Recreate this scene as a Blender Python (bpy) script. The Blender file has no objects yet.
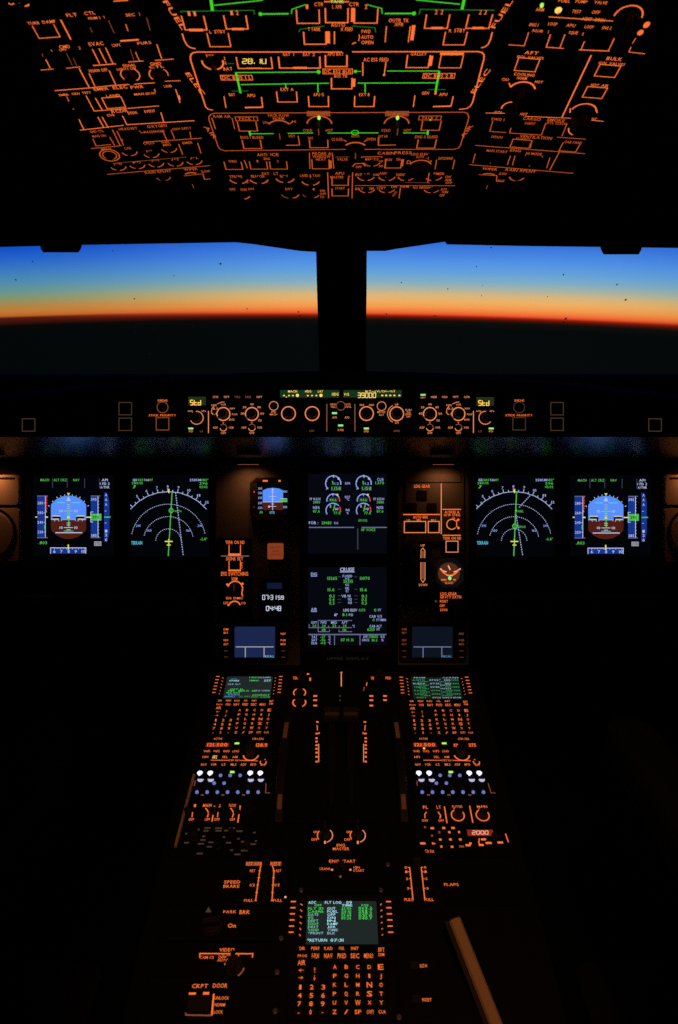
import bpy, math, random
from mathutils import Vector as V
random.seed(7)
R = math.radians
scn = bpy.context.scene
COL = scn.collection
# ------------------------------------------------------------------ camera
F = 683.0; CX, CY = 339.0, 512.0; PITCH = R(19.2)
CAM = V((0, 0, 1.25))
FW = V((0, math.cos(PITCH), -math.sin(PITCH)))
UP = V((0, math.sin(PITCH), math.cos(PITCH)))
RT = V((1, 0, 0))
cd = bpy.data.cameras.new('camera'); cam = bpy.data.objects.new('camera', cd); COL.objects.link(cam)
cam.location = CAM; cam.rotation_euler = (math.pi/2 - PITCH, 0, 0)
cd.sensor_fit = 'VERTICAL'; cd.sensor_height = 36; cd.lens = 36*F/1024; cd.clip_start = .02; cd.clip_end = 500
scn.camera = cam
cd.dof.use_dof = True; cd.dof.focus_distance = 1.40; cd.dof.aperture_fstop = 7.0
vs = scn.view_settings
scn.display_settings.display_device = 'sRGB'
vs.view_transform = 'Standard'; vs.look = 'None'; vs.gamma = 1; vs.exposure = 0; vs.use_curve_mapping = False
cy = scn.cycles
cy.max_bounces = 5; cy.diffuse_bounces = 2; cy.glossy_bounces = 3; cy.transparent_max_bounces = 8
cy.sample_clamp_indirect = .06; cy.use_adaptive_sampling = False
cy.use_denoising = False

def ray(x, y): return FW + RT*((x-CX)/F) - UP*((y-CY)/F)
def lin(c):
    c = c/255.0
    return c/12.92 if c <= .04045 else ((c+.055)/1.055)**2.4
def rgb(r, g, b): return (lin(r), lin(g), lin(b), 1)

# ------------------------------------------------------------------ materials
def surf(name, col, rough=.6, spec=.3, noise=60, amt=.25, bump=.15, metal=0):
    m = bpy.data.materials.new(name); m.use_nodes = True
    nt = m.node_tree; b = nt.nodes['Principled BSDF']
    tc = nt.nodes.new('ShaderNodeTexCoord'); n = nt.nodes.new('ShaderNodeTexNoise'); n.inputs['Scale'].default_value = noise
    n.inputs['Detail'].default_value = 4
    nt.links.new(tc.outputs['Object'], n.inputs['Vector'])
    mx = nt.nodes.new('ShaderNodeMixRGB'); mx.inputs[1].default_value = tuple(c*(1-amt) for c in col[:3])+(1,)
    mx.inputs[2].default_value = tuple(min(1, c*(1+amt)) for c in col[:3])+(1,)
    nt.links.new(n.outputs['Fac'], mx.inputs[0]); nt.links.new(mx.outputs[0], b.inputs['Base Color'])
    b.inputs['Roughness'].default_value = rough; b.inputs['Metallic'].default_value = metal
    b.inputs['Specular IOR Level'].default_value = spec
    if bump:
        bp = nt.nodes.new('ShaderNodeBump'); bp.inputs['Strength'].default_value = bump; bp.inputs['Distance'].default_value = .001
        nt.links.new(n.outputs['Fac'], bp.inputs['Height']); nt.links.new(bp.outputs[0], b.inputs['Normal'])
    return m
def glow(name, col, s=1.0, sample=False):
    m = bpy.data.materials.new(name); m.use_nodes = True
    nt = m.node_tree; nt.nodes.clear()
    o = nt.nodes.new('ShaderNodeOutputMaterial'); e = nt.nodes.new('ShaderNodeEmission')
    e.inputs[0].default_value = col; e.inputs[1].default_value = s
    nt.links.new(e.outputs[0], o.inputs[0])
    m.cycles.emission_sampling = 'AUTO' if sample else 'NONE'
    return m
def screen_mat(name, col, s):
    # a switched-on screen: faint uniform glow under a smooth dark face
    m = bpy.data.materials.new(name); m.use_nodes = True
    b = m.node_tree.nodes['Principled BSDF']
    b.inputs['Base Color'].default_value = (.004, .004, .005, 1); b.inputs['Roughness'].default_value = .35
    b.inputs['Specular IOR Level'].default_value = .15
    b.inputs['Emission Color'].default_value = col; b.inputs['Emission Strength'].default_value = s
    return m
M = {
 'shell': surf('dark_cabin_lining', (.006, .006, .006, 1), .8, .1),
 'black': surf('black_plastic', (.010, .010, .011, 1), .55, .25),
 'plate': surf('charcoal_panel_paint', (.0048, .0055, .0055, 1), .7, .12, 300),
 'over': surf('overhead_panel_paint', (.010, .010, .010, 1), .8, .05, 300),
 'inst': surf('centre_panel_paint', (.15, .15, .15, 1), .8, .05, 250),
 'knob': surf('soft_black_knob', (.022, .022, .022, 1), .5, .25),
 'grey': surf('grey_fastener', (.20, .20, .19, 1), .45, .4, metal=.6),
 'lip': surf('satin_glareshield_underside', (.17, .21, .24, 1), .32, .5, 20, .1, 0, 1),
 'coam': surf('matt_black_glareshield', (.008, .008, .009, 1), .95, .03, 400),
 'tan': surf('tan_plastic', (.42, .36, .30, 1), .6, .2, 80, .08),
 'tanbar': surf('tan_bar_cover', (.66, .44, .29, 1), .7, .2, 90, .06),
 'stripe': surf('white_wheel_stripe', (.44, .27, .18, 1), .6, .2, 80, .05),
 'fabric': surf('dark_seat_fabric', (.007, .008, .008, 1), .9, .05, 500, .4, .5),
 'floor': surf('dark_floor_covering', (.004, .004, .004, 1), .9, .05, 200, .4, .4),
 'speck': surf('dust', (.45, .45, .45, 1), .9, .05, 10, .1, 0),
 'amber': glow('amber_backlight', (.90, .155, .030, 1), 1.12),
 'amber2': glow('amber_backlight_falloff', (.90, .140, .024, 1), .62),  # dimmed copy of amber: lens fall-off on the lower rows put into the glow
 'amber3': glow('amber_backlight_lower', (.90, .140, .024, 1), .42),
 'amberd': glow('dim_amber_backlight', (.30, .072, .022, 1), .8),
 'ghost': glow('very_faint_backlight', (.022, .012, .007, 1), .8),
 'faint': glow('faint_amber_backlight', (.075, .042, .022, 1), .8),
 'fcu': glow('pale_amber_backlight', (.74, .22, .075, 1), 1.15),
 'fcud': glow('pale_amber_backlight_low', (.30, .11, .05, 1), .65),
 'orangel': glow('orange_marking', (.85, .16, .03, 1), 1),
 'green': glow('green_backlight', (.055, .62, .02, 1), 1.0),
 'greend': glow('green_backlight_low', (.02, .20, .012, 1), .7),
 'lime': glow('lime_light', (.42, .85, .10, 1), 1.15),
 'yellow': glow('yellow_digits', (.98, .62, .12, 1), 1.2),
 'dgreen': glow('green_white_light', (.30, .80, .22, 1), 1.1),
 'white': glow('white_symbol', (.56, .63, .98, 1), .85),
 'blue': glow('blue_white_symbol', (.28, .36, .90, 1), .95),
 'bluew': glow('pale_blue_symbol', (.42, .50, .95, 1), .8),
 'cyan': glow('cyan_symbol', (.12, .62, .85, 1), .95),
 'sgreen': glow('green_symbol', (.10, .66, .10, 1), .75),
 'syellow': glow('yellow_symbol', (.80, .75, .12, 1), 1),
 'red': glow('red_symbol', (.80, .05, .05, 1), 1),
 'sky': glow('attitude_sky', rgb(88, 143, 252), 1, True),
 'earth': glow('attitude_ground', rgb(78, 30, 20), 1),
 'tape': glow('tape_blue', rgb(22, 52, 140), 1, True),
 'greyl': glow('grey_line', rgb(110, 115, 150), .9),
 'greyd': glow('grey_dim_line', rgb(60, 66, 80), .8),
 'greyb': glow('grey_box', rgb(150, 155, 165), 1),
 'dark': glow('dark_symbol', rgb(10, 14, 14), 1),
 'lcdg': glow('green_lcd', rgb(20, 52, 28), 1),
 'lcdo': glow('olive_lcd', rgb(36, 46, 24), 1),
 'lcdr': glow('red_lcd', rgb(138, 36, 18), 1),
 'pink': glow('pink_digits', rgb(250, 170, 140), 1),
 'lcdb': glow('blue_lcd', rgb(16, 24, 52), 1),
 'digits': glow('white_digits', rgb(200, 208, 225), 1),
 'lamp': glow('white_lamp', (.66, .66, 1.0, 1), 1.7),
 'lampb': glow('blue_lamp', (.22, .27, .72, 1), .7),
 'lampd': glow('white_lamp_edge', (.55, .55, .85, 1), .9),
 'plac': surf('orange_placard', (.50, .20, .10, 1), .6, .2),
 'placg': glow('placard_backlight', rgb(132, 58, 30), 1),
 'placd': glow('placard_text', rgb(84, 34, 18), 1),
 'dial': glow('dial_face', rgb(84, 42, 26), 1),
 'purple': glow('purple_grey_line', rgb(120, 85, 90), .9),
 'cgreen': glow('control_display_green', (.06, .42, .12, 1), .75),
 'cwhite': glow('control_display_white', (.34, .52, .66, 1), .85),
 'ccyan': glow('control_display_blue', (.10, .34, .62, 1), .9),
 'cbright': glow('control_display_bright', (.42, .80, .92, 1), 1),
 'cbgreen': glow('control_display_bright_green', (.07, .66, .10, 1), 1),
 'lens': glow('lamp_lens', (.50, .16, .06, 1), .55),
 's_main': screen_mat('main_screen', rgb(3, 4, 8), 1),
 's_eng': screen_mat('engine_screen', rgb(6, 8, 15), 1),
 's_box': screen_mat('data_screen_bright', rgb(26, 38, 76), 1),
 's_boxd': screen_mat('data_screen_dim', rgb(12, 20, 31), 1),
 's_mcdu': screen_mat('control_screen', rgb(30, 39, 38), 1),
 's_mcdug': screen_mat('control_screen_green', rgb(16, 30, 24), 1),
}
PART = {'amber': 'lettering', 'amber2': 'lettering', 'amber3': 'lettering', 'amberd': 'dim_lettering', 'faint': 'faint_lettering', 'ghost': 'faint_lettering', 'fcu': 'lettering', 'fcud': 'dim_lettering', 'green': 'green_line_marking',
 'greend': 'dim_line_marking', 'lime': 'green_text', 'yellow': 'digit_text', 'dgreen': 'green_text', 'white': 'white_text', 'blue': 'blue_text', 'bluew': 'pale_text',
 'cyan': 'cyan_text', 'sgreen': 'green_text', 'syellow': 'yellow_text', 'red': 'red_marking', 'sky': 'sky_half', 'earth': 'ground_half',
 'tape': 'scale_tape', 'greyl': 'grey_line_marking', 'greyd': 'dim_line_marking', 'greyb': 'grey_box', 'dark': 'dark_text', 'lcdg': 'display_window', 'lcdo': 'display_window',
 'lcdr': 'display_window', 'pink': 'digit_text', 'lcdb': 'display_window', 'digits': 'digit_text', 'lamp': 'white_light', 'lampb': 'blue_light', 'lampd': 'light_rim',
 'placd': 'placard_text', 'dial': 'dial', 'purple': 'divider_marking', 'cgreen': 'green_text', 'cwhite': 'white_text', 'ccyan': 'blue_text', 'cbright': 'bright_text',
 'cbgreen': 'bright_green_text', 'orangel': 'orange_marking', 'placg': 'placard_face'}
INDIV = ('lamp', 'lampb', 'lampd', 'lime', 'dgreen', 'lcdg', 'lcdo', 'lcdr', 'lcdb')
LAYERH = {'sky': .0002, 'earth': .0002, 'tape': .0002, 'lcdg': .0002, 'lcdo': .0002, 'lcdr': .0002, 'lcdb': .0002, 'greyb': .0003, 'dial': .0003, 'placg': .0003, 'dark': .0012}

# ------------------------------------------------------------------ glyphs
GL = {}
def glyph(ch):
    if ch in GL: return GL[ch]
    cu = bpy.data.curves.new('glyph', 'FONT'); cu.body = ch; cu.resolution_u = 2; cu.offset = .012; cu.size = 1
    ob = bpy.data.objects.new('glyph', cu); COL.objects.link(ob)
    dg = bpy.context.evaluated_depsgraph_get(); dg.update()
    me = ob.evaluated_get(dg).to_mesh()
    vs_ = [(v.co.x, v.co.y) for v in me.vertices]; fs = [tuple(p.vertices) for p in me.polygons]
    ob.evaluated_get(dg).to_mesh_clear()
    bpy.data.objects.remove(ob); bpy.data.curves.remove(cu)
    if vs_:
        x0 = min(v[0] for v in vs_); x1 = max(v[0] for v in vs_)
        k = 1/.70
        GL[ch] = ([((v[0]-x0)*k, v[1]*k) for v in vs_], fs, (x1-x0)*k)
    else: GL[ch] = ([], [], .38)
    return GL[ch]

# ------------------------------------------------------------------ mesh builder, planes
class MB:
    def __init__(s): s.v = []; s.f = []
    def add(s, pts, faces):
        o = len(s.v); s.v += [tuple(p) for p in pts]; s.f += [tuple(i+o for i in f) for f in faces]
    def loft(s, rings, cap0=True, cap1=True, closed=True):
        n = len(rings[0]); o = len(s.v)
        for r in rings: s.v += [tuple(p) for p in r]
        m = n if closed else n-1
        for i in range(len(rings)-1):
            for j in range(m):
                a = o+i*n+j; b = o+i*n+(j+1) % n
                s.f.append((a, b, b+n, a+n))
        if cap0: s.f.append(tuple(o+j for j in range(n))[::-1])
        if cap1: s.f.append(tuple(o+(len(rings)-1)*n+j for j in range(n)))
    def build(s, name, mat, parent=None, org=V((0, 0, 0)), smooth=False):
        me = bpy.data.meshes.new(name)
        me.from_pydata([(p[0]-org[0], p[1]-org[1], p[2]-org[2]) for p in s.v], [], s.f)
        me.materials.append(mat); me.update()
        if smooth:
            for p in me.polygons: p.use_smooth = True
        o = bpy.data.objects.new(name, me); COL.objects.link(o)
        if parent: o.parent = parent
        else: o.location = org
        return o
class Pl:
    def __init__(s, P, n, uref=RT):
        s.P = V(P); s.n = V(n).normalized(); s.u = (V(uref)-s.n*V(uref).dot(s.n)).normalized(); s.w = s.n.cross(s.u)
    def hit(s, x, y):
        d = ray(x, y); return CAM + d*((s.P-CAM).dot(s.n)/d.dot(s.n))
    def uv(s, x, y):
        q = s.hit(x, y)-s.P; return (q.dot(s.u), q.dot(s.w))
    def pt(s, u, w, h=0): return s.P + s.u*u + s.w*w + s.n*h

def tag(o, label, cat, group=None):
    o['label'] = label; o['category'] = cat
    if group: o['group'] = group
def empty(name, loc):
    o = bpy.data.objects.new(name, None); o.location = loc; o.empty_display_size = .02; COL.objects.link(o); return o

def chamfer(pts, b):
    out = []
    n = len(pts)
    for i in range(n):
        p = pts[i]; a = pts[i-1]; c = pts[(i+1) % n]
        for q in (a, c):
            d = math.hypot(q[0]-p[0], q[1]-p[1]) or 1
            k = min(b/d, .45)
            out.append((p[0]+(q[0]-p[0])*k, p[1]+(q[1]-p[1])*k))
    return out

class Panel:
    """a thing lying on a plane; positions are given as photo pixels and land on that plane in metres"""
    def __init__(s, pl, name, label, cat, x, y, group=None, T=None, h=.0008):
        s.pl = pl; s.T = T; s.h = h
        s.org = pl.pt(*s.uv(x, y)); s.root = empty(name, s.org); tag(s.root, label, cat, group)
        s.lay = {}; s.scr = None; s.base = 0; s.lit = 'amber'
    def uv(s, x, y):
        u, w = s.pl.uv(x, y)
        return s.T(u, w) if s.T else (u, w)
    def sc(s, x, y):
        a = s.uv(x-.5, y); b = s.uv(x+.5, y); c = s.uv(x, y-.5); d = s.uv(x, y+.5)
        return abs(b[0]-a[0]), abs(d[1]-c[1])
    def L(s, k):
        if k == 'amber': k = s.lit
        if k not in s.lay: s.lay[k] = MB()
        return s.lay[k]
    def H(s, k): return s.base + LAYERH.get(k, s.h)
    # flat marks
    def poly(s, k, uvs, h=None):
        hh = s.H(k) if h is None else h
        if k == 'tape':
            mb = MB(); mb.add([s.pl.pt(a, b, hh) for a, b in uvs], [tuple(range(len(uvs)))]); mb.build('scale_tape', M[k], s.scr or s.root, s.org); return
        s.L(k).add([s.pl.pt(a, b, hh) for a, b in uvs], [tuple(range(len(uvs)))])
    def stroke(s, k, uvs, wd, closed=False):
        wd *= .84 if k not in ('green', 'fcu', 'white') else .72
        hh = s.H(k); n = len(uvs); Lf = []; Rt = []
        for i in range(n):
            p = uvs[i]
            a = uvs[i-1] if (i > 0 or closed) else None
            b = uvs[(i+1) % n] if (i < n-1 or closed) else None
            def nrm(q, r):
                d = math.hypot(r[0]-q[0], r[1]-q[1]) or 1e-9
                return (-(r[1]-q[1])/d, (r[0]-q[0])/d)
            if a and b:
                n1 = nrm(a, p); n2 = nrm(p, b); m = (n1[0]+n2[0], n1[1]+n2[1])
                q = m[0]*n1[0]+m[1]*n1[1]
                m = (m[0]/q, m[1]/q) if q > .35 else n1
            else: m = nrm(p, b) if b else nrm(a, p)
            Lf.append((p[0]+m[0]*wd/2, p[1]+m[1]*wd/2)); Rt.append((p[0]-m[0]*wd/2, p[1]-m[1]*wd/2))
        pts = [s.pl.pt(a, b, hh) for a, b in Lf+Rt]
        fs = [(n+i, n+(i+1) % n, (i+1) % n, i) for i in range(n if closed else n-1)]
        s.L(k).add(pts, fs)
    def l(s, *xy, k='amber', w=1.2):
        p = [s.uv(xy[i], xy[i+1]) for i in range(0, len(xy), 2)]
        su, _ = s.sc(xy[0], xy[1]); s.stroke(k, p, w*su)
    def rectuv(s, x, y, w, h):
        u, v = s.uv(x, y); su, sw = s.sc(x, y)
        return [(u-w*su/2, v+h*sw/2), (u+w*su/2, v+h*sw/2), (u+w*su/2, v-h*sw/2), (u-w*su/2, v-h*sw/2)]
    def bar(s, x, y, w, h, k='amber'):
        q = s.rectuv(x, y, w, h)
        if k in INDIV and not s.scr: return s.lamp(q[::-1], k)
        s.poly(k, q[::-1])
    def box(s, x, y, w, h, k='amber', sides='LBRT', lw=1.15, btn=True):
        a, b, c, d = s.rectuv(x, y, w, h); su, _ = s.sc(x, y)
        if sides == 'LBRT': s.stroke(k, [a, b, c, d], lw*su, True)
        elif sides == 'LBR': s.stroke(k, [a, d, c, b], lw*su)
        else:
            for ch in sides: s.stroke(k, {'L': [a, d], 'B': [d, c], 'R': [c, b], 'T': [a, b]}[ch], lw*su)
        if btn: s.button(x, y-.3, w-4.2, h-3.2)
    def u(s, x, y, w, h, **kw): s.box(x, y, w, h, sides='LBR', **kw)
    def arc(s, x, y, r, a0=0, a1=360, k='amber', w=1.3, ry=None):
        c = s.uv(x, y); su, sw = s.sc(x, y); n = max(8, int(abs(a1-a0)/15)); full = abs(a1-a0) >= 360
        pts = []
        for i in range(n if full else n+1):
            t = R(a0+(a1-a0)*i/n); pts.append((c[0]+r*su*math.cos(t), c[1]+(ry*sw if ry else r*su)*math.sin(t)))
        s.stroke(k, pts, w*su, full)
    def disc(s, x, y, rx, ry, k, a0=0, a1=360):
        c = s.uv(x, y); su, sw = s.sc(x, y)
        full = abs(a1-a0) >= 360; n = 14
        uvs = [(c[0]+rx*su*math.cos(R(a0+(a1-a0)*i/n)), c[1]+ry*sw*math.sin(R(a0+(a1-a0)*i/n))) for i in range(n if full else n+1)]
        if k in INDIV and not s.scr: return s.lamp(uvs, k)
        s.poly(k, uvs)
    def t(s, x, y, txt, h=2.6, w=None, k='amber', rot=0):
        u0, w0 = s.uv(x, y); su, sw = s.sc(x, y)
        xs = 0; out = []
        for ch in txt:
            g = glyph(ch)
            out.append((xs, g)); xs += g[2]+.17
        tot = xs-.17
        if rot: su, sw = (sw, su)
        gh = h*sw; gw = (w*su/tot) if w else gh*.85
        hh = s.H(k); mb = s.L(k); cr, sr = math.cos(R(rot)), math.sin(R(rot))
        for x0, g in out:
            pts = []
            for (a, b) in g[0]:
                p = ((x0+a-tot/2)*gw, (b-.5)*gh)
                pts.append(s.pl.pt(u0+p[0]*cr-p[1]*sr, w0+p[0]*sr+p[1]*cr, hh))
            mb.add(pts, g[1])
    def seg(s, x, y, txt, h, w, k, lw=.95):
        SG = {'0': 'abcdef', '1': 'bc', '2': 'abged', '3': 'abgcd', '4': 'fgbc', '5': 'afgcd', '6': 'afgedc', '7': 'abc', '8': 'abcdefg', '9': 'abcdfg', 'S': 'afgcd', 't': 'fged', 'd': 'bcdeg', 'V': 'fbcde', ' ': ''}
        adv = sum(.45 if c in '.: ' else 1 for c in txt); cw = w/adv; x0 = x-w/2
        for c in txt:
            if c in '.:':
                for yy in ((y+h*.42,) if c == '.' else (y-h*.2, y+h*.2)): s.bar(x0+cw*.22, yy, lw, lw, k)
                x0 += cw*.45; continue
            if c == ' ': x0 += cw*.45; continue
            l_, r_, t_, b_ = x0+cw*.14, x0+cw*.84, y-h/2, y+h/2
            P = {'a': (l_, t_, r_, t_), 'b': (r_, t_, r_, y), 'c': (r_, y, r_, b_), 'd': (l_, b_, r_, b_), 'e': (l_, y, l_, b_), 'f': (l_, t_, l_, y), 'g': (l_, y, r_, y)}
            for q in SG[c]: s.l(*P[q], k=k, w=lw)
            x0 += cw
    def lamp(s, uvs, k):
        hh = s.H(k); hh = s.base+.0026 if k in ('lamp', 'lampb', 'lampd', 'lime', 'dgreen') and not s.scr else hh
        nm = {'lamp': 'white_light', 'lampb': 'blue_light', 'lampd': 'light_rim', 'lime': 'indicator_light', 'dgreen': 'indicator_light'}.get(k, 'display_window')
        c = (sum(p[0] for p in uvs)/len(uvs), sum(p[1] for p in uvs)/len(uvs)); mb = MB()
        ring = lambda q, h: [s.pl.pt(c[0]+(p[0]-c[0])*q, c[1]+(p[1]-c[1])*q, h) for p in uvs]
        mb.loft([ring(1, s.base-.0005), ring(1, hh*.8+s.base*.2), ring(.9, hh)]); mb.build(nm, M[k], s.root, s.org)
    # solids
    def solid(s, uvs, h0, h1, bev=.001, name='plate', mat='plate', parent=None, smooth=False):
        mb = MB(); c = (sum(p[0] for p in uvs)/len(uvs), sum(p[1] for p in uvs)/len(uvs))
        ext = max(max(abs(p[0]-c[0]), abs(p[1]-c[1])) for p in uvs) or 1
        k = max(.2, 1-bev/ext)
        def ring(kk, h): return [s.pl.pt(c[0]+(p[0]-c[0])*kk, c[1]+(p[1]-c[1])*kk, h) for p in uvs][::-1]
        mb.loft([ring(1, h0), ring(1, h1-bev*.7), ring(k, h1)])
        return mb.build(name, M[mat], parent or s.root, s.org, smooth)
    def plate(s, x, y, w, h, mat='plate', th=.004, drop=.004, ch=.002, name='plate'):
        return s.solid(chamfer(s.rectuv(x, y, w, h), ch), -drop, 0, .0008, name, mat)
    def platepx(s, x0, y0, x1, y1, mat='plate', drop=.004, name='plate'):
        """rectangle on the plane whose mid-height edges pass x0, x1 and whose ends pass y0, y1"""
        ym = (y0+y1)/2; a = s.uv(x0, ym)[0]; b = s.uv(x1, ym)[0]; t = s.uv((x0+x1)/2, y0)[1]; d = s.uv((x0+x1)/2, y1)[1]
        return s.solid(chamfer([(a, t), (b, t), (b, d), (a, d)], .002), -drop, 0, .0008, name, mat)
    def button(s, x, y, w, h, hh=.0016, name='pushbutton', mat='knob'):
        if w < 1.5 or h < 1: return
        q = s.rectuv(x, y, w, h); su, sw = s.sc(x, y)
        return s.solid(chamfer(q, min(w*su, h*sw)*.12), s.base-.001, s.base+hh, .0007, name, mat)
    def knob(s, x, y, r, hh=.012, name='knob', mat='knob', grip=False, pointer=None, ang=90):
        c = s.uv(x, y); su, sw = s.sc(x, y); rr = r*su; mb = MB(); n = 28
        def ring(q, h, rip=0):
            return [s.pl.pt(c[0]+(q*(1-(rip if i % 2 else 0)))*math.cos(-2*math.pi*i/n), c[1]+(q*(1-(rip if i % 2 else 0)))*math.sin(-2*math.pi*i/n), s.base+h) for i in range(n)]
        b0 = .3 if grip else 1
        mb.loft([ring(rr, -.001)[::-1], ring(rr, hh*.18*b0)[::-1], ring(rr*.9, hh*.22*b0, .06)[::-1], ring(rr*.86, hh*.92*b0, .06)[::-1], ring(rr*.74, hh*b0)[::-1]])
        o = mb.build(name, M[mat], s.root, s.org)
        if grip:   # raised bar across the knob
            a = R(ang); d = (math.cos(a), math.sin(a)); e = (-d[1], d[0])
            q = [(c[0]+d[0]*i*rr*.9+e[0]*j*rr*.26, c[1]+d[1]*i*rr*.9+e[1]*j*rr*.26) for i, j in ((1, 1), (1, -1), (-1, -1), (-1, 1))]
            s.solid(chamfer(q, rr*.1), s.base+hh*.1, s.base+hh, rr*.12, 'grip', mat, o)
        if pointer:
            a = R(ang); m2 = MB(); d = (math.cos(a), math.sin(a)); e = (-d[1], d[0]); h1 = s.base+hh*1.02
            p = [(c[0]+d[0]*i*rr*.86+e[0]*j*rr*.05, c[1]+d[1]*i*rr*.86+e[1]*j*rr*.05) for i, j in ((1, 1), (-.3, 1), (-.3, -1), (1, -1))]
            m2.add([s.pl.pt(q[0], q[1], h1) for q in p], [(0, 1, 2, 3)])
            m2.build('pointer', M[pointer], o, s.org)
        return o
    def toggle(s, x, y, hh=.013, name='toggle_switch', tilt=0):
        c = s.uv(x, y); su, _ = s.sc(x, y); mb = MB(); n = 10
        def ring(q, h, dw): return [s.pl.pt(c[0]+q*math.cos(2*math.pi*i/n), c[1]+dw+q*math.sin(2*math.pi*i/n), s.base+h) for i in range(n)]
        mb.loft([ring(.0042, -.001, 0), ring(.0042, .0015, 0), ring(.0019, .002, 0), ring(.0022, hh*.6, tilt*.6), ring(.0030, hh*.85, tilt), ring(.0022, hh, tilt)])
        mb.build(name, M['knob'], s.root, s.org)
    def fasten(s, *xy):
        for i in range(0, len(xy), 2):
            c = s.uv(xy[i], xy[i+1]); mb = MB(); n = 12
            ring = lambda q, h: [s.pl.pt(c[0]+q*math.cos(2*math.pi*j/n), c[1]+q*math.sin(2*math.pi*j/n), s.base+h) for j in range(n)]
            mb.loft([ring(.0035, -.001), ring(.0035, .0006), ring(.0024, .0011)])
            mb.build('fastener', M['grey'], s.root, s.org)
    def screen(s, x0, y0, x1, y1, mat='s_main', h=.0006, uvs=None):
        q = uvs or s.rectuv((x0+x1)/2, (y0+y1)/2, x1-x0, y1-y0)
        s.scr = s.solid(chamfer(q, .001), -.001, h, .0002, 'screen', mat); s.base = h
    def done(s):
        for k, mb in s.lay.items():
            if not mb.f: continue
            mb.build(PART.get(k, 'lettering'), M[k], s.scr or s.root, s.org)
        s.lay = {}
        return s
    def flush(s):
        """finish the marks made so far on the screen; later ones belong to the frame round it"""
        s.done(); s.scr = None; s.base = 0

# ------------------------------------------------------------------ the working planes
def at_depth(x, y, d): return CAM + ray(x, y)*d
MIP = Pl(at_depth(342, 560, 1.42), -FW)
FCU = Pl(CAM+V((0, 1.287, -.24)), -FW)
sl = R(10.2); PED = Pl(at_depth(342, 664, 1.42), (0, -math.sin(sl), math.cos(sl)))
ov = R(24.5)
OVP = at_depth(342, 85, .96); OVN = V((0, -math.sin(ov), -math.cos(ov)))
OV = Pl(OVP, OVN)
wd = OV.w
def wing(px, sgn):
    P = OV.hit(px, 50); th = R(4.6)
    u = (OV.u*math.cos(th) + OV.n*math.sin(th)*sgn)
    n = u.cross(wd)
    return Pl(P, n, u)
OVL = wing(176, -1); OVR = wing(504, 1)

# ------------------------------------------------------------------ sky
w = bpy.data.worlds.new('dusk_sky'); scn.world = w; w.use_nodes = True
nt = w.node_tree; nt.nodes.clear(); N = nt.nodes.new; LK = nt.links.new
tc = N('ShaderNodeTexCoord'); mp = N('ShaderNodeMapping'); mp.inputs['Rotation'].default_value = (0, R(-.43), 0)
LK(tc.outputs['Generated'], mp.inputs['Vector'])
sx = N('ShaderNodeSeparateXYZ'); LK(mp.outputs[0], sx.inputs[0])
def math_(op, a, b=None, clamp=False):
    n = N('ShaderNodeMath'); n.operation = op; n.use_clamp = clamp
    for i, q in enumerate((a, b)):
        if q is None: continue
        if isinstance(q, (int, float)): n.inputs[i].default_value = q
        else: LK(q, n.inputs[i])
    return n.outputs[0]
elev = math_('MULTIPLY', math_('ARCSINE', sx.outputs[2]), 180/math.pi)
E0, E1 = -4.0, 6.0
azi = math_('MULTIPLY', math_('ARCTAN2', sx.outputs[0], sx.outputs[1]), 180/math.pi)
a26 = math_('DIVIDE', azi, 26)
sag = math_('MINIMUM', math_('MULTIPLY', math_('MULTIPLY', a26, a26), .29), 1.0)   # the haze line sinks away from the glow
tt = math_('DIVIDE', math_('SUBTRACT', math_('ADD', elev, sag), E0), E1-E0, True)
def ramp(stops):
    r = N('ShaderNodeValToRGB'); LK(tt, r.inputs[0]); el = r.color_ramp.elements
    st = []
    for y, c in stops:
        e = -(math.degrees(math.atan((y-CY)/F)) + math.degrees(PITCH))
        st.append(((e-E0)/(E1-E0), c))
    st.sort(key=lambda q: q[0])
    el[0].position = st[0][0]; el[0].color = rgb(*st[0][1]); el[1].position = st[-1][0]; el[1].color = rgb(*st[-1][1])
    for p, c in st[1:-1]:
        e = el.new(p); e.color = rgb(*c)
    return r.outputs[0]
A = ramp([(326, (7, 10, 11)), (319.5, (16, 15, 12)), (317, (70, 20, 10)), (314.6, (160, 30, 14)), (312.6, (245, 92, 48)), (310, (252, 125, 62)), (306, (252, 160, 80)), (300, (248, 182, 104)),
          (294, (225, 188, 128)), (288, (180, 186, 165)), (281, (135, 180, 200)), (272, (105, 168, 225)), (262, (86, 152, 236)), (252, (70, 134, 232)), (244, (54, 118, 226)), (225, (22, 76, 185)), (195, (5, 24, 80))])
B = ramp([(326, (3, 8, 9)), (320, (10, 8, 7)), (317.5, (52, 18, 11)), (312.5, (88, 26, 15)), (311.5, (185, 100, 44)), (308, (205, 122, 50)), (302, (178, 138, 74)), (296, (142, 152, 105)),
          (289, (105, 155, 150)), (280, (80, 145, 180)), (270, (62, 126, 198)), (258, (36, 100, 206)), (248, (14, 80, 204)), (240, (6, 66, 192)), (226, (2, 40, 140)), (195, (1, 14, 60))])
def smooth(x, a, b):
    m = N('ShaderNodeMapRange'); m.interpolation_type = 'SMOOTHSTEP'; LK(x, m.inputs[0])
    m.inputs[1].default_value = a; m.inputs[2].default_value = b; return m.outputs[0]
fl = smooth(azi, 0, -26); fr = smooth(azi, 16, 48)
mix = N('ShaderNodeMixRGB'); LK(math_('MAXIMUM', fl, fr), mix.inputs[0]); LK(A, mix.inputs[1]); LK(B, mix.inputs[2])
bg = N('ShaderNodeBackground'); LK(mix.outputs[0], bg.inputs[0]); bg.inputs[1].default_value = 1
wo = N('ShaderNodeOutputWorld'); LK(bg.outputs[0], wo.inputs[0])

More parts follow.
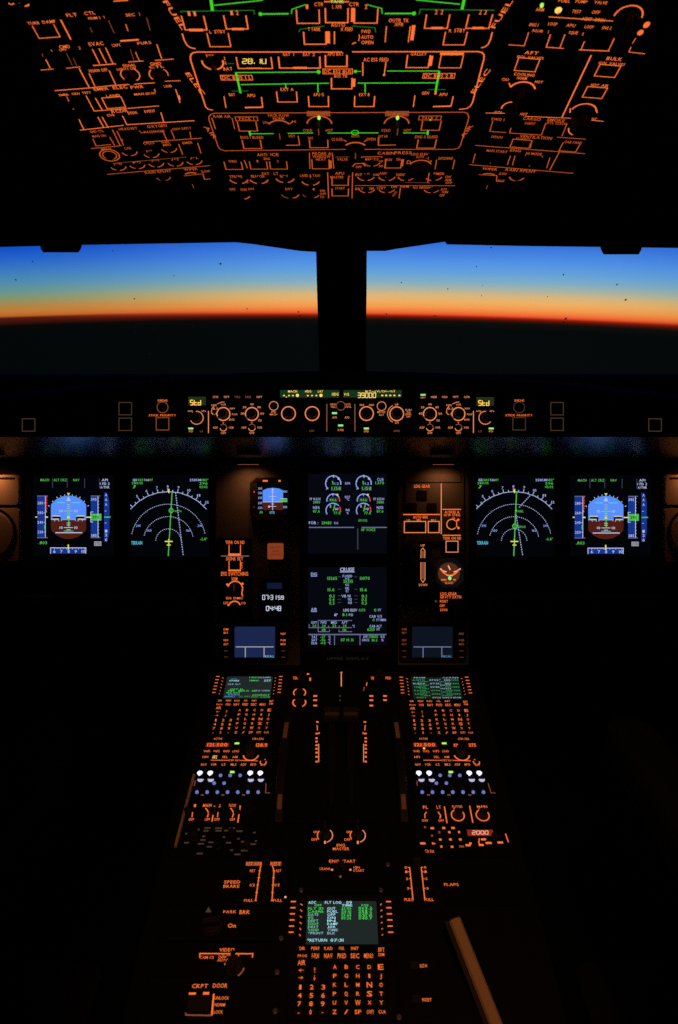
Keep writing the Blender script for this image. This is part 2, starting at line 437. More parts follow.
# ------------------------------------------------------------------ the shell of the flight deck
def boxmb(a, b, mb=None):
    mb = mb or MB(); x0, y0, z0 = a; x1, y1, z1 = b
    mb.add([(x0, y0, z0), (x1, y0, z0), (x1, y1, z0), (x0, y1, z0), (x0, y0, z1), (x1, y0, z1), (x1, y1, z1), (x0, y1, z1)],
           [(0, 3, 2, 1), (4, 5, 6, 7), (0, 1, 5, 4), (1, 2, 6, 5), (2, 3, 7, 6), (3, 0, 4, 7)])
    return mb
def struct(name, mb, mat='shell'):
    o = mb.build(name, M[mat]); o['kind'] = 'structure'; return o
XW = 1.32
struct('floor', boxmb((-XW-.05, -1.25, -.05), (XW+.05, 2.3, 0)), 'floor')
struct('wall_left', boxmb((-XW-.05, -1.25, 0), (-XW, 2.3, 2.2)))
struct('wall_right', boxmb((XW, -1.25, 0), (XW+.05, 2.3, 2.2)))
struct('wall_nose', boxmb((-XW, 1.78, 0), (XW, 1.83, 1.0)))
struct('wall_back', boxmb((-XW, -1.25, 0), (XW, -1.2, 2.2)))
# ceiling: follows the overhead panel, three facets, 25 mm thick
cb = MB()
def ov_edge(y):   # points across the ceiling at one image row's distance along the panel
    c = OV.uv(342, y)[1]
    jl = OV.uv(176, 50)[0]; jr = OV.uv(504, 50)[0]
    L0 = OVL.pt(-.95, c-OV.uv(342, 50)[1], -.006); R0 = OVR.pt(.95, c-OV.uv(342, 50)[1], -.006)
    pts = [L0, OV.pt(jl, c, -.006), OV.pt(jr, c, -.006), R0]
    return pts + [p-OV.n*.025 for p in pts][::-1]
fwd = ov_edge(228); aft = ov_edge(228)
back = [p + wd*1.25 for p in fwd]
cb.loft([fwd, back])
rear = MB()
struct('ceiling', cb)
boxmb((-XW, -1.2, 1.98), (XW, .62, 2.03), rear)
struct('trim_1', rear)
# windshield plane, leaning back over the glareshield
WS = Pl(at_depth(342, 310, 1.78), (0, -math.cos(R(38)), -math.sin(R(38))))
def wsmesh(polys, h0, h1):
    mb = MB()
    for p in polys:
        uv = [WS.uv(x, y) for x, y in p]
        mb.loft([[WS.pt(a, b, h0) for a, b in uv], [WS.pt(a, b, h1) for a, b in uv]])
    return mb
EX = 190
head = [[(-EX, 252.5), (0, 247), (80, 245), (235, 242.3), (252, 244), (300, 251), (316.5, 252), (318.5, 251.6), (366, 251), (385, 251), (396, 249), (445, 241.8), (446.6, 244.4), (520, 246), (600, 247), (678+EX, 250.5), (678+EX, 130), (-EX, 130)]]
post = [[(316, 250), (317, 290), (318.2, 330), (319.4, 372), (319.5, 400), (366, 400), (366.2, 330), (366.6, 290), (366.8, 250)]]
low = [[(-EX, 400), (678+EX, 400), (678+EX, 470), (-EX, 470)]]
sides = [[(-EX-60, 130), (-EX, 130), (-EX, 470), (-EX-60, 470)], [(678+EX, 130), (678+EX+60, 130), (678+EX+60, 470), (678+EX, 470)]]
struct('wall_front', wsmesh(head+post+low+sides, 0, -.035))
glass = bpy.data.materials.new('window_glass'); glass.use_nodes = True
g = glass.node_tree; g.nodes.clear()
go = g.nodes.new('ShaderNodeOutputMaterial'); gm = g.nodes.new('ShaderNodeMixShader'); gt = g.nodes.new('ShaderNodeBsdfTransparent'); gg = g.nodes.new('ShaderNodeBsdfGlossy')
gg.inputs['Roughness'].default_value = .03; gm.inputs[0].default_value = .03; gt.inputs[0].default_value = (.99, .99, .99, 1)
g.links.new(gt.outputs[0], gm.inputs[1]); g.links.new(gg.outputs[0], gm.inputs[2]); g.links.new(gm.outputs[0], go.inputs[0])
M['glass'] = glass
sk = bpy.data.materials.new('dust'); sk.use_nodes = True; g = sk.node_tree; g.nodes.clear()
go = g.nodes.new('ShaderNodeOutputMaterial'); gm = g.nodes.new('ShaderNodeMixShader'); d1 = g.nodes.new('ShaderNodeBsdfDiffuse'); d2 = g.nodes.new('ShaderNodeBsdfRefraction')
gn = g.nodes.new('ShaderNodeTexNoise'); gn.inputs['Scale'].default_value = 400; gr_ = g.nodes.new('ShaderNodeMixRGB'); gr_.inputs[1].default_value = (.5, .5, .5, 1); gr_.inputs[2].default_value = (.75, .75, .75, 1)
g.links.new(gn.outputs['Fac'], gr_.inputs[0]); g.links.new(gr_.outputs[0], d1.inputs[0]); g.links.new(gr_.outputs[0], d2.inputs[0])
d2.inputs['IOR'].default_value = 1.3; d2.inputs['Roughness'].default_value = .75; gm.inputs[0].default_value = .8; g.links.new(d1.outputs[0], gm.inputs[1]); g.links.new(d2.outputs[0], gm.inputs[2]); g.links.new(gm.outputs[0], go.inputs[0])
M['speck'] = sk
for i, (poly, pts) in enumerate((([(-EX, 240), (320, 236), (320, 402), (-EX, 402)], [(133, 334, 1.1), (133, 340, .9), (152, 338, .8), (192, 335, .9), (298, 321, .9), (299, 325, .7), (246, 318, .7), (82, 333, .6), (112, 338, .6), (148, 363, .9), (149, 372, .9), (172, 362, .8), (228, 358, .5), (219, 273, 1.0), (132, 308, .7), (29, 271, .7), (172, 285, .6), (12, 289, .8), (60, 340, .5), (205, 344, .5), (262, 350, .5), (110, 260, .5), (270, 330, .6), (30, 350, .5)]),
                                  ([(366, 236), (678+EX, 240), (678+EX, 402), (366, 402)], [(387, 323, .7), (436, 325, .8), (418, 356, .7), (434, 355, .5), (437, 340, .5), (568, 328, 1.2), (566, 331, .8), (478, 276, .6), (493, 257, .8), (566, 284, .8), (620, 294, .8), (629, 309, 1.0), (402, 292, .6), (449, 298, .6), (483, 305, .5), (600, 340, .6), (520, 338, .5), (540, 330, .5), (640, 345, .5), (479, 362, .6), (598, 366, .6), (484, 295, .5), (550, 306, .5)]))):
    wn = struct('window_%d' % (i+1), wsmesh([poly], -.036, -.044), 'glass')
    sp = MB()
    for x, y, r in pts:
        c = WS.uv(x, y); su = abs(WS.uv(x+1, y)[0]-c[0]); n = 8
        rr = [random.uniform(.6, 1)*r*su*1.25 for _ in range(n)]
        ring = lambda k, h: [WS.pt(c[0]+rr[j]*k*math.cos(2*math.pi*j/n), c[1]+1.3*rr[j]*k*math.sin(2*math.pi*j/n), h) for j in range(n)]
        sp.loft([ring(1, -.036), ring(.8, -.0352), ring(.3, -.0348)])
    so = sp.build('dust_specks', M['speck'], wn); so['kind'] = 'stuff'
# the two dark brackets hanging into the windows
for x, lab in ((62.5, 'dark bracket hanging over the top edge of the left window'), (619.5, 'dark bracket hanging over the top edge of the right window')):
    y0, y1 = (244, 247.6) if x < 300 else (245, 249.6)
    uvb = [WS.uv(x-21, y0-6), WS.uv(x+21, y0-6), WS.uv(x+20, y0), WS.uv(x+17.5, y1), WS.uv(x-17.5, y1), WS.uv(x-20, y0)]
    o = WS.pt(*WS.uv(x, y0)); rt = empty('window_bracket', o); tag(rt, lab, 'bracket', 'window brackets')
    mb = MB(); mb.loft([[WS.pt(a, b, .001) for a, b in uvb], [WS.pt(a, b, .018) for a, b in uvb]]); mb.build('body', M['black'], rt, o)
    for q in (-9, 9):
        mb = MB()
        c = WS.uv(x+q, y0-3); mb.loft([[WS.pt(c[0]+.004*math.cos(2*math.pi*j/10), c[1]+.004*math.sin(2*math.pi*j/10), h) for j in range(10)] for h in (.017, .020)])
        mb.build('screw_head', M['knob'], rt, o)

# ------------------------------------------------------------------ glareshield
gr = empty('glareshield', CAM+V((0, 1.3, -.24))); tag(gr, 'long matt black glareshield coaming running below both windows', 'glareshield')
mb = MB(); face = MB(); lip = MB(); ring_s = []; lips = []; faces = []
for i in range(41):
    X = -1.3+2.6*i/40
    zc = -.190-.037*min(1.5, (X/.62)**2)        # height of the crest
    zt = min(-.199, zc-.009)
    fy = lambda z: 1.287+(z+.24)*math.tan(PITCH)+.0044      # the face leans back with the panels on it
    ring_s.append([V((X, fy(zt-.03)+.002, 1.25+zt-.03)), V((X, fy(zt)+.001, 1.25+zt)), V((X, fy(zt)+.010, 1.25+zt+.006)), V((X, 1.36, 1.25+zc)), V((X, 1.45, 1.25+zc-.002)), V((X, 1.56, 1.25+zc-.025)), V((X, 1.57, 1.25-.285)), V((X, fy(-.285)+.002, 1.25-.285))])
    faces.append([V((X, fy(zt), 1.25+zt)), V((X, fy(-.2916), 1.25-.2916)), V((X, 1.33, 1.25-.2916)), V((X, 1.34, 1.25+zt-.001))])
    lips.append([V((X, 1.2735, 1.25-.2925)), V((X, 1.2735+.8*.103, 1.25-.2925-.6*.103)), V((X, 1.3575, 1.25-.345)), V((X, 1.36, 1.25-.2925))])
mb.loft(ring_s); mb.build('coaming', M['coam'], gr, gr.location)
face.loft(faces); face.build('front_face', M['black'], gr, gr.location)
lip.loft(lips); lip.build('lower_lip', M['lip'], gr, gr.location)

# ------------------------------------------------------------------ main instrument panel board
mp_ = Panel(MIP, 'dashboard', 'wide dark dashboard board carrying the row of lit screens', 'dashboard', 342, 520)
def mquad(x0, y0, x1, y1): return [MIP.uv(x0, y0), MIP.uv(x1, y0), MIP.uv(x1, y1), MIP.uv(x0, y1)]
mp_.solid(mquad(-75, 462, 213, 604), -.040, -.004, .001, 'left_board', 'plate')
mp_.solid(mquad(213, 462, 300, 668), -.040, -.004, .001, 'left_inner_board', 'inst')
mp_.solid(mquad(300, 462, 398, 668), -.040, -.004, .001, 'centre_board', 'plate')
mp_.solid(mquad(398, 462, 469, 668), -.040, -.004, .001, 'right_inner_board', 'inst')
mp_.solid(mquad(469, 462, 759, 604), -.040, -.004, .001, 'right_board', 'plate')

# ================================================================== OVERHEAD PANEL, left column
OVG = 'panels of the overhead left column'
def op(pl, name, label, x, y, rect, group=None, mat='over'):
    p = Panel(pl, name, label, 'control panel', x, y, group, h=.0006)
    p.platepx(*rect, mat=mat); return p
def lampring(p, x, y, txt=None, r=8, ty=-5, tw=10, tog=True, a0=195, a1=345, rot=0):
    p.arc(x, y-3, r, a0, a1, w=1.25)
    if tog: p.toggle(x, y-3.5, .010)
    if txt: p.t(x, y+ty-1.2, txt, 2.1, tw)
# --- flight control
p = op(OVL, 'flight_control_panel', 'overhead flight control panel in the top left corner, marked FLT CTL', 100, 18, (27, -12, 170, 40.5))
p.t(33.3, 22.6, 'TURB', 2.8, 12); p.t(48.8, 21.3, 'DAMP', 2.9, 13.5)
p.u(46.3, 31, 22, 13)
p.l(60.6, 19.2, 70.9, 39.1, w=1.8); p.t(71.6, 14.5, 'FLT', 3.2, 11); p.t(89.5, 12.6, 'CTL', 3.2, 11)
p.t(94, 17.6, 'PRIM 1', 2.4, 12); p.t(104, 16.5, '1', 2.6); p.l(108.5, 20, 114.4, 33, w=.8, k='amberd'); p.l(90, 27, 92.4, 32, w=.8, k='amberd')
p.button(101, 25.5, 17, 11)
p.t(130.2, 14.4, 'SEC', 2.8, 9); p.t(139.4, 13.6, '1', 2.8); p.l(125.8, 24, 128, 30.6, w=1); p.l(146.5, 17, 150.2, 30.2, w=.9, k='amberd'); p.button(138, 23, 17, 11)
p.l(113.5, .8, 128, -.2, w=1.5)
p.arc(24, 2, 4.5, 180, 330, w=2); p.arc(10.5, 1.5, 3, 200, 330, w=1.5)
p.knob(22, -4, 8, .014, grip=True, ang=60)
p.done()
# --- evacuation
p = op(OVL, 'evacuation_panel', 'overhead evacuation panel below the flight control panel, marked EVAC', 110, 62, (48, 41.5, 182, 84))
p.t(64.5, 46.3, 'CMD', 3.2, 11); p.t(62.5, 49.3, 'ON', 2, 7); p.t(51.7, 50.2, '1', 2.4); p.t(79.4, 47.4, '2', 2.6)
p.t(96, 43.3, 'EVAC', 3.6, 15); p.t(116.2, 44.8, 'CAPT', 2.7, 9); p.bar(129.5, 39.9, 19, 1.6); p.t(144.2, 42.5, 'PURS', 2.7, 14)
p.l(42, 53, 43, 56, w=.8, k='amberd'); p.l(45.8, 59, 50.2, 67.8); p.l(40.6, 69.6, 53.6, 68.6, w=1); p.l(66.5, 53, 72.4, 65.2, w=.7, k='amberd'); p.l(73, 57.5, 76.8, 65.5, w=.7, k='amberd')
p.l(66.2, 67.8, 80.2, 66.4, w=1.1); p.l(79, 67.8, 89.2, 87, w=1.5); p.l(92.3, 48.7, 99.6, 63.4, w=1.3); p.l(98.9, 48, 106.3, 62.8, w=1.3); p.l(105.5, 47.2, 113, 63.4, w=1.3)
p.l(93, 65.2, 115.9, 63.4, w=1.5); p.button(58, 60, 10, 9); p.button(83, 57, 10, 9); p.button(121, 54, 14, 9); p.button(147, 51, 14, 9)
p.t(98.2, 70, 'HORN OFF', 3, 19); p.l(89, 73, 95, 86.3, w=1.2); p.l(109, 70, 115.9, 84.8, w=1.2); p.button(103, 79, 16, 8)
p.l(54.7, 90.3, 93.7, 87.2, 111, 85.2, 156, 82.3, w=1.3)
p.l(130.2, 48.7, 134.2, 61.2, w=.7, k='amberd'); p.l(135.4, 51.6, 139.5, 60.5, w=.9); p.l(128, 61.6, 143.5, 60.5, w=1.1); p.l(156.8, 44, 161.7, 58.3, w=1.2); p.l(155, 60, 173.5, 58.7, w=1.2)
p.t(129, 65, 'SIGNAL', 2.7, 13); p.t(126.5, 68.4, 'LIGHTS OFF', 2.3, 20); p.arc(130.2, 74.4, 9.5, 130, 410, w=1.3); p.knob(130.2, 74.4, 7, .010)
p.t(155.5, 63.2, 'GND', 2.8, 11); p.t(156.5, 66.3, 'CTL', 2.5, 15); p.arc(158.7, 74.2, 9.5, 130, 285, w=1.3); p.arc(158.7, 74.2, 9.5, -15, 45, w=1.1); p.knob(158.7, 74.2, 7, .010)
p.t(163.4, 79.4, 'I', 2.5, 2.5); p.l(163.4, 80.9, 180.4, 80.2, w=1)
p.done()
# --- emergency electrical power
p = op(OVL, 'emergency_power_panel', 'overhead emergency power panel below the evacuation panel, marked EMER ELEC PWR', 125, 98, (62, 84.6, 190, 112.5))
p.t(101, 88.6, 'EMER', 2.7, 15); p.t(120, 86.9, 'ELEC', 3, 15); p.t(137, 86.6, 'PWR', 3, 13)
p.t(63.8, 94.4, 'EMER', 2, 10); p.t(75.6, 93.3, 'GEN', 2, 8); p.t(86.4, 92.2, 'TEST', 2, 9); p.t(139, 93.7, 'MAN', 2.2, 10); p.t(150, 93, 'GEN ON', 2.2, 10); p.l(154.4, 88.5, 155.4, 91.8, w=.9); p.t(167.8, 85.8, 'LAND', 2.4, 8)
p.l(66.5, 96, 69, 101, w=.8); p.t(72.4, 107, '.', 4); p.l(86, 95.3, 94.2, 110.7, 159, 105.5, w=1.2); p.l(95.4, 97.7, 102.5, 110.2, w=1.3); p.box(113.8, 102.3, 19.5, 11)
p.t(113, 95.2, 'LAND', 2.5, 14); p.l(175.6, 88.8, 180, 102.4, w=1.2); p.l(178.5, 95, 179.6, 99.5, w=2.6); p.button(78, 103, 13, 9); p.button(138, 100, 15, 7); p.button(165, 96, 14, 9)
p.done()
# --- ground control, recorder
p = op(OVL, 'recorder_panel', 'overhead recorder panel below the emergency power panel, row of four slanted boxes marked RCDR', 135, 118, (75, 113, 197, 127))
p.t(119.5, 110.6, 'RCDR', 3, 17); p.t(132.5, 112.5, 'DFDR', 2.6, 10); p.t(149.7, 110.8, 'EVENT', 2.6, 11); p.t(110.7, 114.8, 'CVR', 2.4, 8)
p.l(78.9, 119, 84, 129.3, 100, 127.7, w=1.2); p.l(97.8, 116.6, 103.7, 127, w=1.2); p.l(102, 116.6, 108.4, 127.4, w=1.2); p.l(122.5, 115.4, 127, 124.8, w=1.1); p.l(80, 129.8, 123.7, 124.9, w=1.1)
p.l(127, 124.3, 194.5, 120.3, w=1.3); p.l(160.8, 112, 163.8, 122, w=1.2); p.button(90, 123, 13, 7); p.button(115, 120.5, 13, 6.5); p.button(145, 117.5, 25, 6.5)
p.done()
# --- oxygen
p = op(OVL, 'oxygen_panel', 'overhead oxygen panel below the recorder panel, marked OXYGEN', 145, 134, (86, 127.5, 202, 145)); p.lit = 'amber2'
p.t(96.6, 131, 'GND CTL', 2.2, 14); p.t(128, 128.3, 'HEADSET', 2.2, 19); p.t(156.8, 125.6, 'OXYGEN', 2.8, 20); p.t(154.4, 131.2, 'PASSENGER', 2.2, 21); p.t(181.5, 128.2, 'CREW SUPPLY', 2.2, 19); p.t(99, 135.6, 'MAN ON', 2.2, 14)
p.l(93, 138.4, 95.9, 145.6, 111, 144.2, w=1.1); p.l(91, 148.2, 122, 145.3, w=1); p.l(109.6, 136.6, 114.7, 145.2, w=1); p.l(112.4, 129.5, 120, 145.2, w=1.2); p.l(117, 130.7, 123.7, 145, w=1)
p.t(122, 140, 'T', 2.4); p.l(139, 130.2, 141.4, 132.4, 146, 132, w=.9); p.l(162.7, 130.7, 167.4, 141, w=1.1); p.l(143.8, 141.8, 201.6, 137.8, w=1.2); p.l(171, 129.6, 174.5, 138.5, w=1); p.l(189.8, 131.5, 191, 138.5, w=1)
p.button(102, 140.5, 12, 6); p.button(153, 136.5, 15, 6); p.button(181.5, 134.3, 14, 5.5)
p.done()
# --- calls
p = op(OVL, 'calls_panel', 'overhead cabin calls panel of round lit switches below the oxygen panel', 150, 158, (95, 145.5, 204, 172)); p.lit = 'amber2'
p.arc(109.6, 155, 9.8, 0, 360, w=1.4); p.arc(109.6, 155, 7, 0, 360, w=1.1); p.knob(109.6, 155, 5.5, .004); p.t(106, 148.6, 'MECH', 2.2, 10)
for x, y, s, tw, ty in ((129, 153.6, 'CAB', 7, 148), (150.9, 155.5, 'FWD', 6, 151), (168.6, 150.3, 'MID', 8, 144.6)):
    lampring(p, x, y, None); p.t(x-1.5, ty, s, 2.2, tw)
p.t(148.6, 142.8, 'CALLS', 2.3, 11); p.t(165.5, 142, 'PURS', 2, 8); p.t(187.4, 142.4, 'EMER', 2.4, 10); p.l(178.6, 143.7, 182.7, 154.3, w=1.1); p.l(197.6, 142.5, 201, 153, w=1.1); p.button(190, 148.3, 14, 7)
p.l(115.5, 162.8, 186.3, 156.7, w=.8, k='amberd'); p.l(145, 141.9, 156, 140.9, w=.9)
for x, y, s in ((117.8, 168.5, 'FWD'), (136.7, 166.8, 'MID'), (155.6, 165, 'EXIT'), (175, 164.2, 'AFT'), (194, 162.6, 'ALL')): lampring(p, x, y, s, tw=8, ty=-3.6)
p.l(107, 174, 209.9, 165.3, w=.9)
p.done()
p = op(OVL, 'wiper_panel', 'left overhead rain repellent and wiper panel, below the calls panel', 180, 178, (132, 172.5, 214, 191)); p.lit = 'amber2'
p.t(158, 171.4, 'RAIN RPLNT', 2.3, 27); p.arc(163, 176, 7.5, 195, 345, k='amberd', w=1.5); p.knob(163, 176, 5, .005)
p.t(190.5, 168.8, 'WIPER', 2.4, 14); p.arc(192.5, 178, 9.8, 55, 125, w=2); p.l(184, 175.6, 203, 173.4, w=.9); p.knob(193, 179.5, 6.5, .014, grip=True, ang=92, pointer='amberd')
p.l(202.8, 173.2, 204.4, 179, 210.6, 178.6, w=1); p.t(205.5, 171, 'SLOW', 2.2, 9)
p.done()

# ================================================================== OVERHEAD PANEL, centre column
p = op(OV, 'fuel_panel', 'overhead fuel panel at the top centre with sloping green flow lines, marked FUEL', 338, 22, (184, -16, 489, 49.2))
p.base = 0
p.l(182.2, 33.2, 184.4, 40.2, 186.8, 44.4, 190, 47, 195.5, 48.4, w=1.7); p.l(492.3, 31.7, 490.6, 38.6, 488.4, 43.5, 485.4, 46.2, 481.2, 47.4, w=1.7)
p.t(174.8, 15, 'FUEL', 5.2, 30, rot=-73); p.t(501.5, 14, 'FUEL', 5.2, 29, rot=73)
p.l(211, -1, 212.5, 10.5, k='green', w=4.4); p.l(214, 4.9, 262.6, -.2, k='green', w=1.7); p.l(180.6, 12, 181, 11, 253.7, 9.8, 254.6, 14, k='greend', w=1.3); p.disc(260.4, 13.6, 1.9, 1.9, 'green'); p.l(260, 13.6, 288.6, 13.3, k='green', w=2.2)
for x, y in ((189, 13.2), (194.7, 13.2), (231.6, 12.4), (237.2, 12.4), (436.3, 11.7), (442, 11.7), (480.5, 11.7), (485.6, 11.7)): p.t(x, y, '1' if x in (189, 194.7, 231.6) else '2', 4.4, 2.4)
p.u(194.3, 22.5, 22, 14, lw=1.6); p.bar(196, 29.6, 14, 2.6); p.u(236, 21.8, 22, 13.5, lw=1.6); p.bar(238, 28.6, 12, 2.2)
p.t(210.3, 31.4, 'L', 3); p.t(219.8, 31.2, 'STBY', 3.4, 11); p.u(219, 39.6, 21, 13.5, lw=1.3)
p.l(291.4, 13.3, 292, 8.8, 305.4, 4.1, k='green', w=1.3); p.u(308, 16, 22.5, 14, lw=1.5); p.t(307, 6.2, '1', 4.4, 2.4); p.t(318.8, 3.8, 'CTR', 3.6, 9)
p.l(324, 1.2, 349, 1.2, w=1.8); p.t(337, 1, 'TANK', 3, 13, k='lime'); p.t(337, 6.3, 'L XFR', 3.4, 9.5); p.u(336.7, 15, 22.5, 14.5, lw=1.7); p.bar(352.8, 14.6, 3.6, 14); p.t(354, 3.8, 'CTR', 3.6, 10); p.t(338, 24.3, 'AUTO', 3.8, 14)
p.t(366, 6.2, '2', 4.4, 2.4); p.u(366, 15.5, 23, 14.5, lw=1.5); p.l(367, 4.2, 381.7, 8, 382.2, 13.3, k='green', w=1.3); p.l(384.7, 13.1, 414, 13, k='green', w=2.4); p.disc(414, 13, 2, 2, 'green')
p.l(298.8, 31.7, 300.2, 28.8, 324.6, 25.6, k='greend', w=1.2); p.t(314.2, 28.8, 'T TANK', 3.6, 12.5); p.u(315, 37.6, 22, 12.5, lw=1.6); p.bar(328.2, 37, 3.6, 12); p.l(334.4, 31, 334.4, 43.6, w=1.5)
p.t(346.7, 28.8, 'X FEED', 3.6, 12); p.l(352, 25.6, 375, 27.3, 375.6, 31.7, k='greend', w=1.2); p.t(346.7, 43, '.', 5); p.l(351.5, 43.6, 356, 42, w=1.6); p.l(358.6, 40.5, 359.5, 36.5, 359, 34, w=1.1)
p.knob(348.5, 37.5, 7, .012, grip=True, ang=60); p.t(366, 31, 'FWD', 3.4, 9); p.t(367.2, 36.6, 'AUTO', 3.4, 12); p.t(367.4, 42, 'OPEN', 3.4, 12)
p.t(398.8, 20, 'OUTR TK', 3.6, 20); p.t(399, 24, 'XFR', 3.4, 9); p.box(397.5, 34, 23.5, 16, sides='LR', lw=1.2); p.bar(412.8, 32.4, 3.4, 15)
p.l(419.2, 14, 420.2, 8.9, 494.5, 9.8, k='greend', w=1.4); p.u(437, 21, 23, 14, lw=1.5); p.bar(437, 27.6, 12, 2.2); p.u(479, 21, 23.4, 14, lw=1.5); p.bar(478, 27.6, 12, 2.2)
p.t(450.2, 30.2, 'R', 3); p.t(459.8, 30, 'STBY', 3.6, 11); p.u(455, 38, 21.5, 13, lw=1.3); p.l(464.2, -1, 462, 9.2, k='green', w=4.2); p.l(460, 3.8, 416, -.6, k='green', w=1.7)
p.done()
# --- electrical
p = op(OV, 'electrical_panel', 'overhead electrical panel with two long green flow lines, marked ELEC', 338, 80, (191, 49.7, 486, 110.6))
p.l(342, 51.6, 197, 51.6, 193.2, 52.3, 191, 54, 190.3, 57, 191, 61, 205.6, 106.3, 208, 108.8, 213, 109.8, w=1.7)
p.l(352, 51.4, 478, 51.2, 482, 52, 484, 54.5, 484, 58, 472.5, 102, 470.2, 106, 466.6, 108.2, 459, 109, w=1.7)
p.t(195.5, 83.5, 'ELEC', 4.6, 23, rot=-72); p.t(480.4, 81, 'ELEC', 4.6, 25, rot=74)
p.arc(212.6, 61.5, 10.5, 170, 262, w=2.1); p.arc(212.6, 61.5, 10.5, 285, 372, w=2.1); p.knob(212.6, 60.5, 7, .012, grip=True, ang=100); p.t(210, 55.6, 'SYS', 3, 8); p.t(224.9, 62.4, '12', 2.6, 3); p.t(224.6, 58, '1', 3.4); p.t(227.8, 68.4, 'BAT', 3.2, 9); p.l(227.8, 63.2, 233.7, 63.2, k='greend', w=1.1)
p.u(254.5, 62.4, 34.5, 11.5, lw=1.5, btn=False); p.seg(254.3, 60.8, '28.1V', 4.6, 25, 'yellow', 1.1); p.l(246, 67.9, 262, 67.9, w=2)
p.l(235, 72.2, 319, 71.6, k='green', w=1.7); p.disc(318.6, 71.5, 2, 2, 'green'); p.t(236.6, 77.3, 'DC BUS 1 L', 3.6, 29); p.box(236.6, 77.3, 31.5, 4.8, btn=False, lw=.9)
p.l(236, 72.4, 240.6, 92.8, k='green', w=3); p.l(240.8, 84.2, 329, 82.8, k='green', w=1.7); p.l(231.5, 90.6, 248.4, 90.6, k='greend', w=1)
p.t(232, 94.2, 'BAT', 3, 6); p.t(251, 95, 'APU', 3, 8); p.l(224, 96, 226, 107.5, w=1.2); p.l(244.7, 107.2, 262.8, 106.8, w=2.1); p.l(262.8, 107.2, 261.4, 96.5, w=1.3); p.button(243, 101, 30, 7.5)
p.t(286.6, 54, 'BAT', 3, 7); p.t(293.6, 54, '1', 3); p.t(306.6, 54, 'BAT', 3, 7); p.t(313.6, 54, '2', 3); p.u(299.5, 62, 41, 11.5, lw=1.7); p.bar(300, 67.5, 14, 2)
p.t(335.5, 53.7, 'APU BAT', 3.2, 16); p.u(336.2, 60.5, 21.5, 11.5, lw=1.8); p.t(337.7, 71, 'DC ESS BUS', 3.6, 27); p.box(337.7, 71, 29.5, 5, btn=False, lw=.9); p.disc(355.4, 71, 1.6, 1.6, 'green'); p.l(355, 71, 361, 71, k='green', w=1.3)
p.t(340.8, 75.6, 'BUS TIE', 3, 13); p.u(341.7, 83, 20.5, 11, lw=1.6); p.bar(354, 82.4, 2.6, 8); p.l(357.6, 82.7, 437, 82.4, k='green', w=1.7)
for x, y, s, bx in ((285.6, 83, 'EXT A', 287), (317.8, 82.6, 'APU G', 318.6), (365, 82.6, 'EXT B', 364.4)):
    yy = 88 if x < 300 else 92; p.l(x, y, x+.2, yy, k='green', w=1.6)
    p.t(bx, 89 if x < 300 else 94.2, s, 3, 13 if x < 300 else 10.5); p.u(bx, (96.4 if x < 300 else 101), 19.7, 10.5, lw=1.4)
p.t(376, 59.2, 'AC ESS FEED', 3.5, 25); p.l(362.8, 61.8, 362.8, 75.2, w=1.4); p.l(386, 61.5, 384.2, 74.5, w=1.3); p.bar(384, 74.6, 2, 1.8); p.button(374, 67.5, 16, 9)
p.t(418.7, 53.5, 'GALLEY', 3, 16); p.u(418, 61, 22.4, 12.5, lw=1.5); p.bar(431, 60.5, 3, 10); p.bar(452, 53.3, 24, 2.4); p.t(452, 53.8, 'COMMERCIAL', 2.4, 23); p.u(451, 61.2, 22, 12.6, lw=1.2)
p.l(387, 70.6, 439.4, 70.6, k='green', w=1.6); p.t(438.8, 75.5, 'DC BUS 2 R', 3.6, 29); p.box(438.8, 75.5, 31.5, 4.8, btn=False, lw=.9); p.l(439.2, 71, 435.6, 91, k='green', w=3); p.l(427.5, 89.2, 445.7, 89.2, k='greend', w=1)
p.t(425.4, 92.6, 'GEN', 3, 7); p.t(443.2, 94, 'APU', 3, 8); p.l(414.9, 95, 413.3, 106.6, w=1.2); p.l(433, 106.2, 451, 105.7, w=2.1); p.l(451, 106, 453.2, 96, w=1.3); p.button(433, 100.5, 30, 7.5)
p.t(435.6, 92.6, 'I', 3, 2)
p.done()
# --- air conditioning
p = op(OV, 'air_panel', 'overhead air conditioning panel with a short green flow line, marked AIR', 338, 132, (207.5, 111.2, 471, 151.2)); p.lit = 'amber2'
p.l(340, 112.3, 215, 112.8, 211, 113.8, 208.8, 116.5, 209.2, 120, 218, 146, 220.4, 149, 224.5, 150.4, 300, 149.6, 346, 149, w=1.1); p.l(340, 112.3, 464, 111.8, 467.4, 113, 468.7, 116, 468.4, 119, 460.2, 145.5, 458, 148, 454, 149, 364.5, 149, w=1.1)
p.t(210.6, 132, 'AIR', 4.2, 13, rot=-70); p.t(466.6, 131, 'AIR', 4.2, 13, rot=72)
p.t(222, 116, 'RAM AIR', 2.6, 17); p.l(211.8, 117.5, 215.5, 128.6, w=1.2); p.l(232, 117.5, 234.7, 128.6, w=.9); p.button(223, 122.5, 15, 8)
for x, y, s, x2, y2, gx in ((246.5, 118.4, 'PACK 1', 252, 137, 249.5), (430, 117.6, 'PACK 2', 426.5, 136.5, 428)):
    p.t(x, y, s, 3, 15); p.box(x, y, 22, 4, btn=False, lw=.9); p.u(x+1, y+7.6, 18.4, 9.5, lw=1.3); p.l(gx, y+12.6, gx+(.8 if x < 300 else -.6), y+17, k='green', w=2.6)
    p.t(x2, y2, 'ENG 1 BLEED' if x < 300 else 'ENG 2 BLEED', 2.6, 23); p.u(x2, y2+7, 18, 8.6, lw=1.4)
p.disc(430.5, 119.5, 1, 1, 'green')
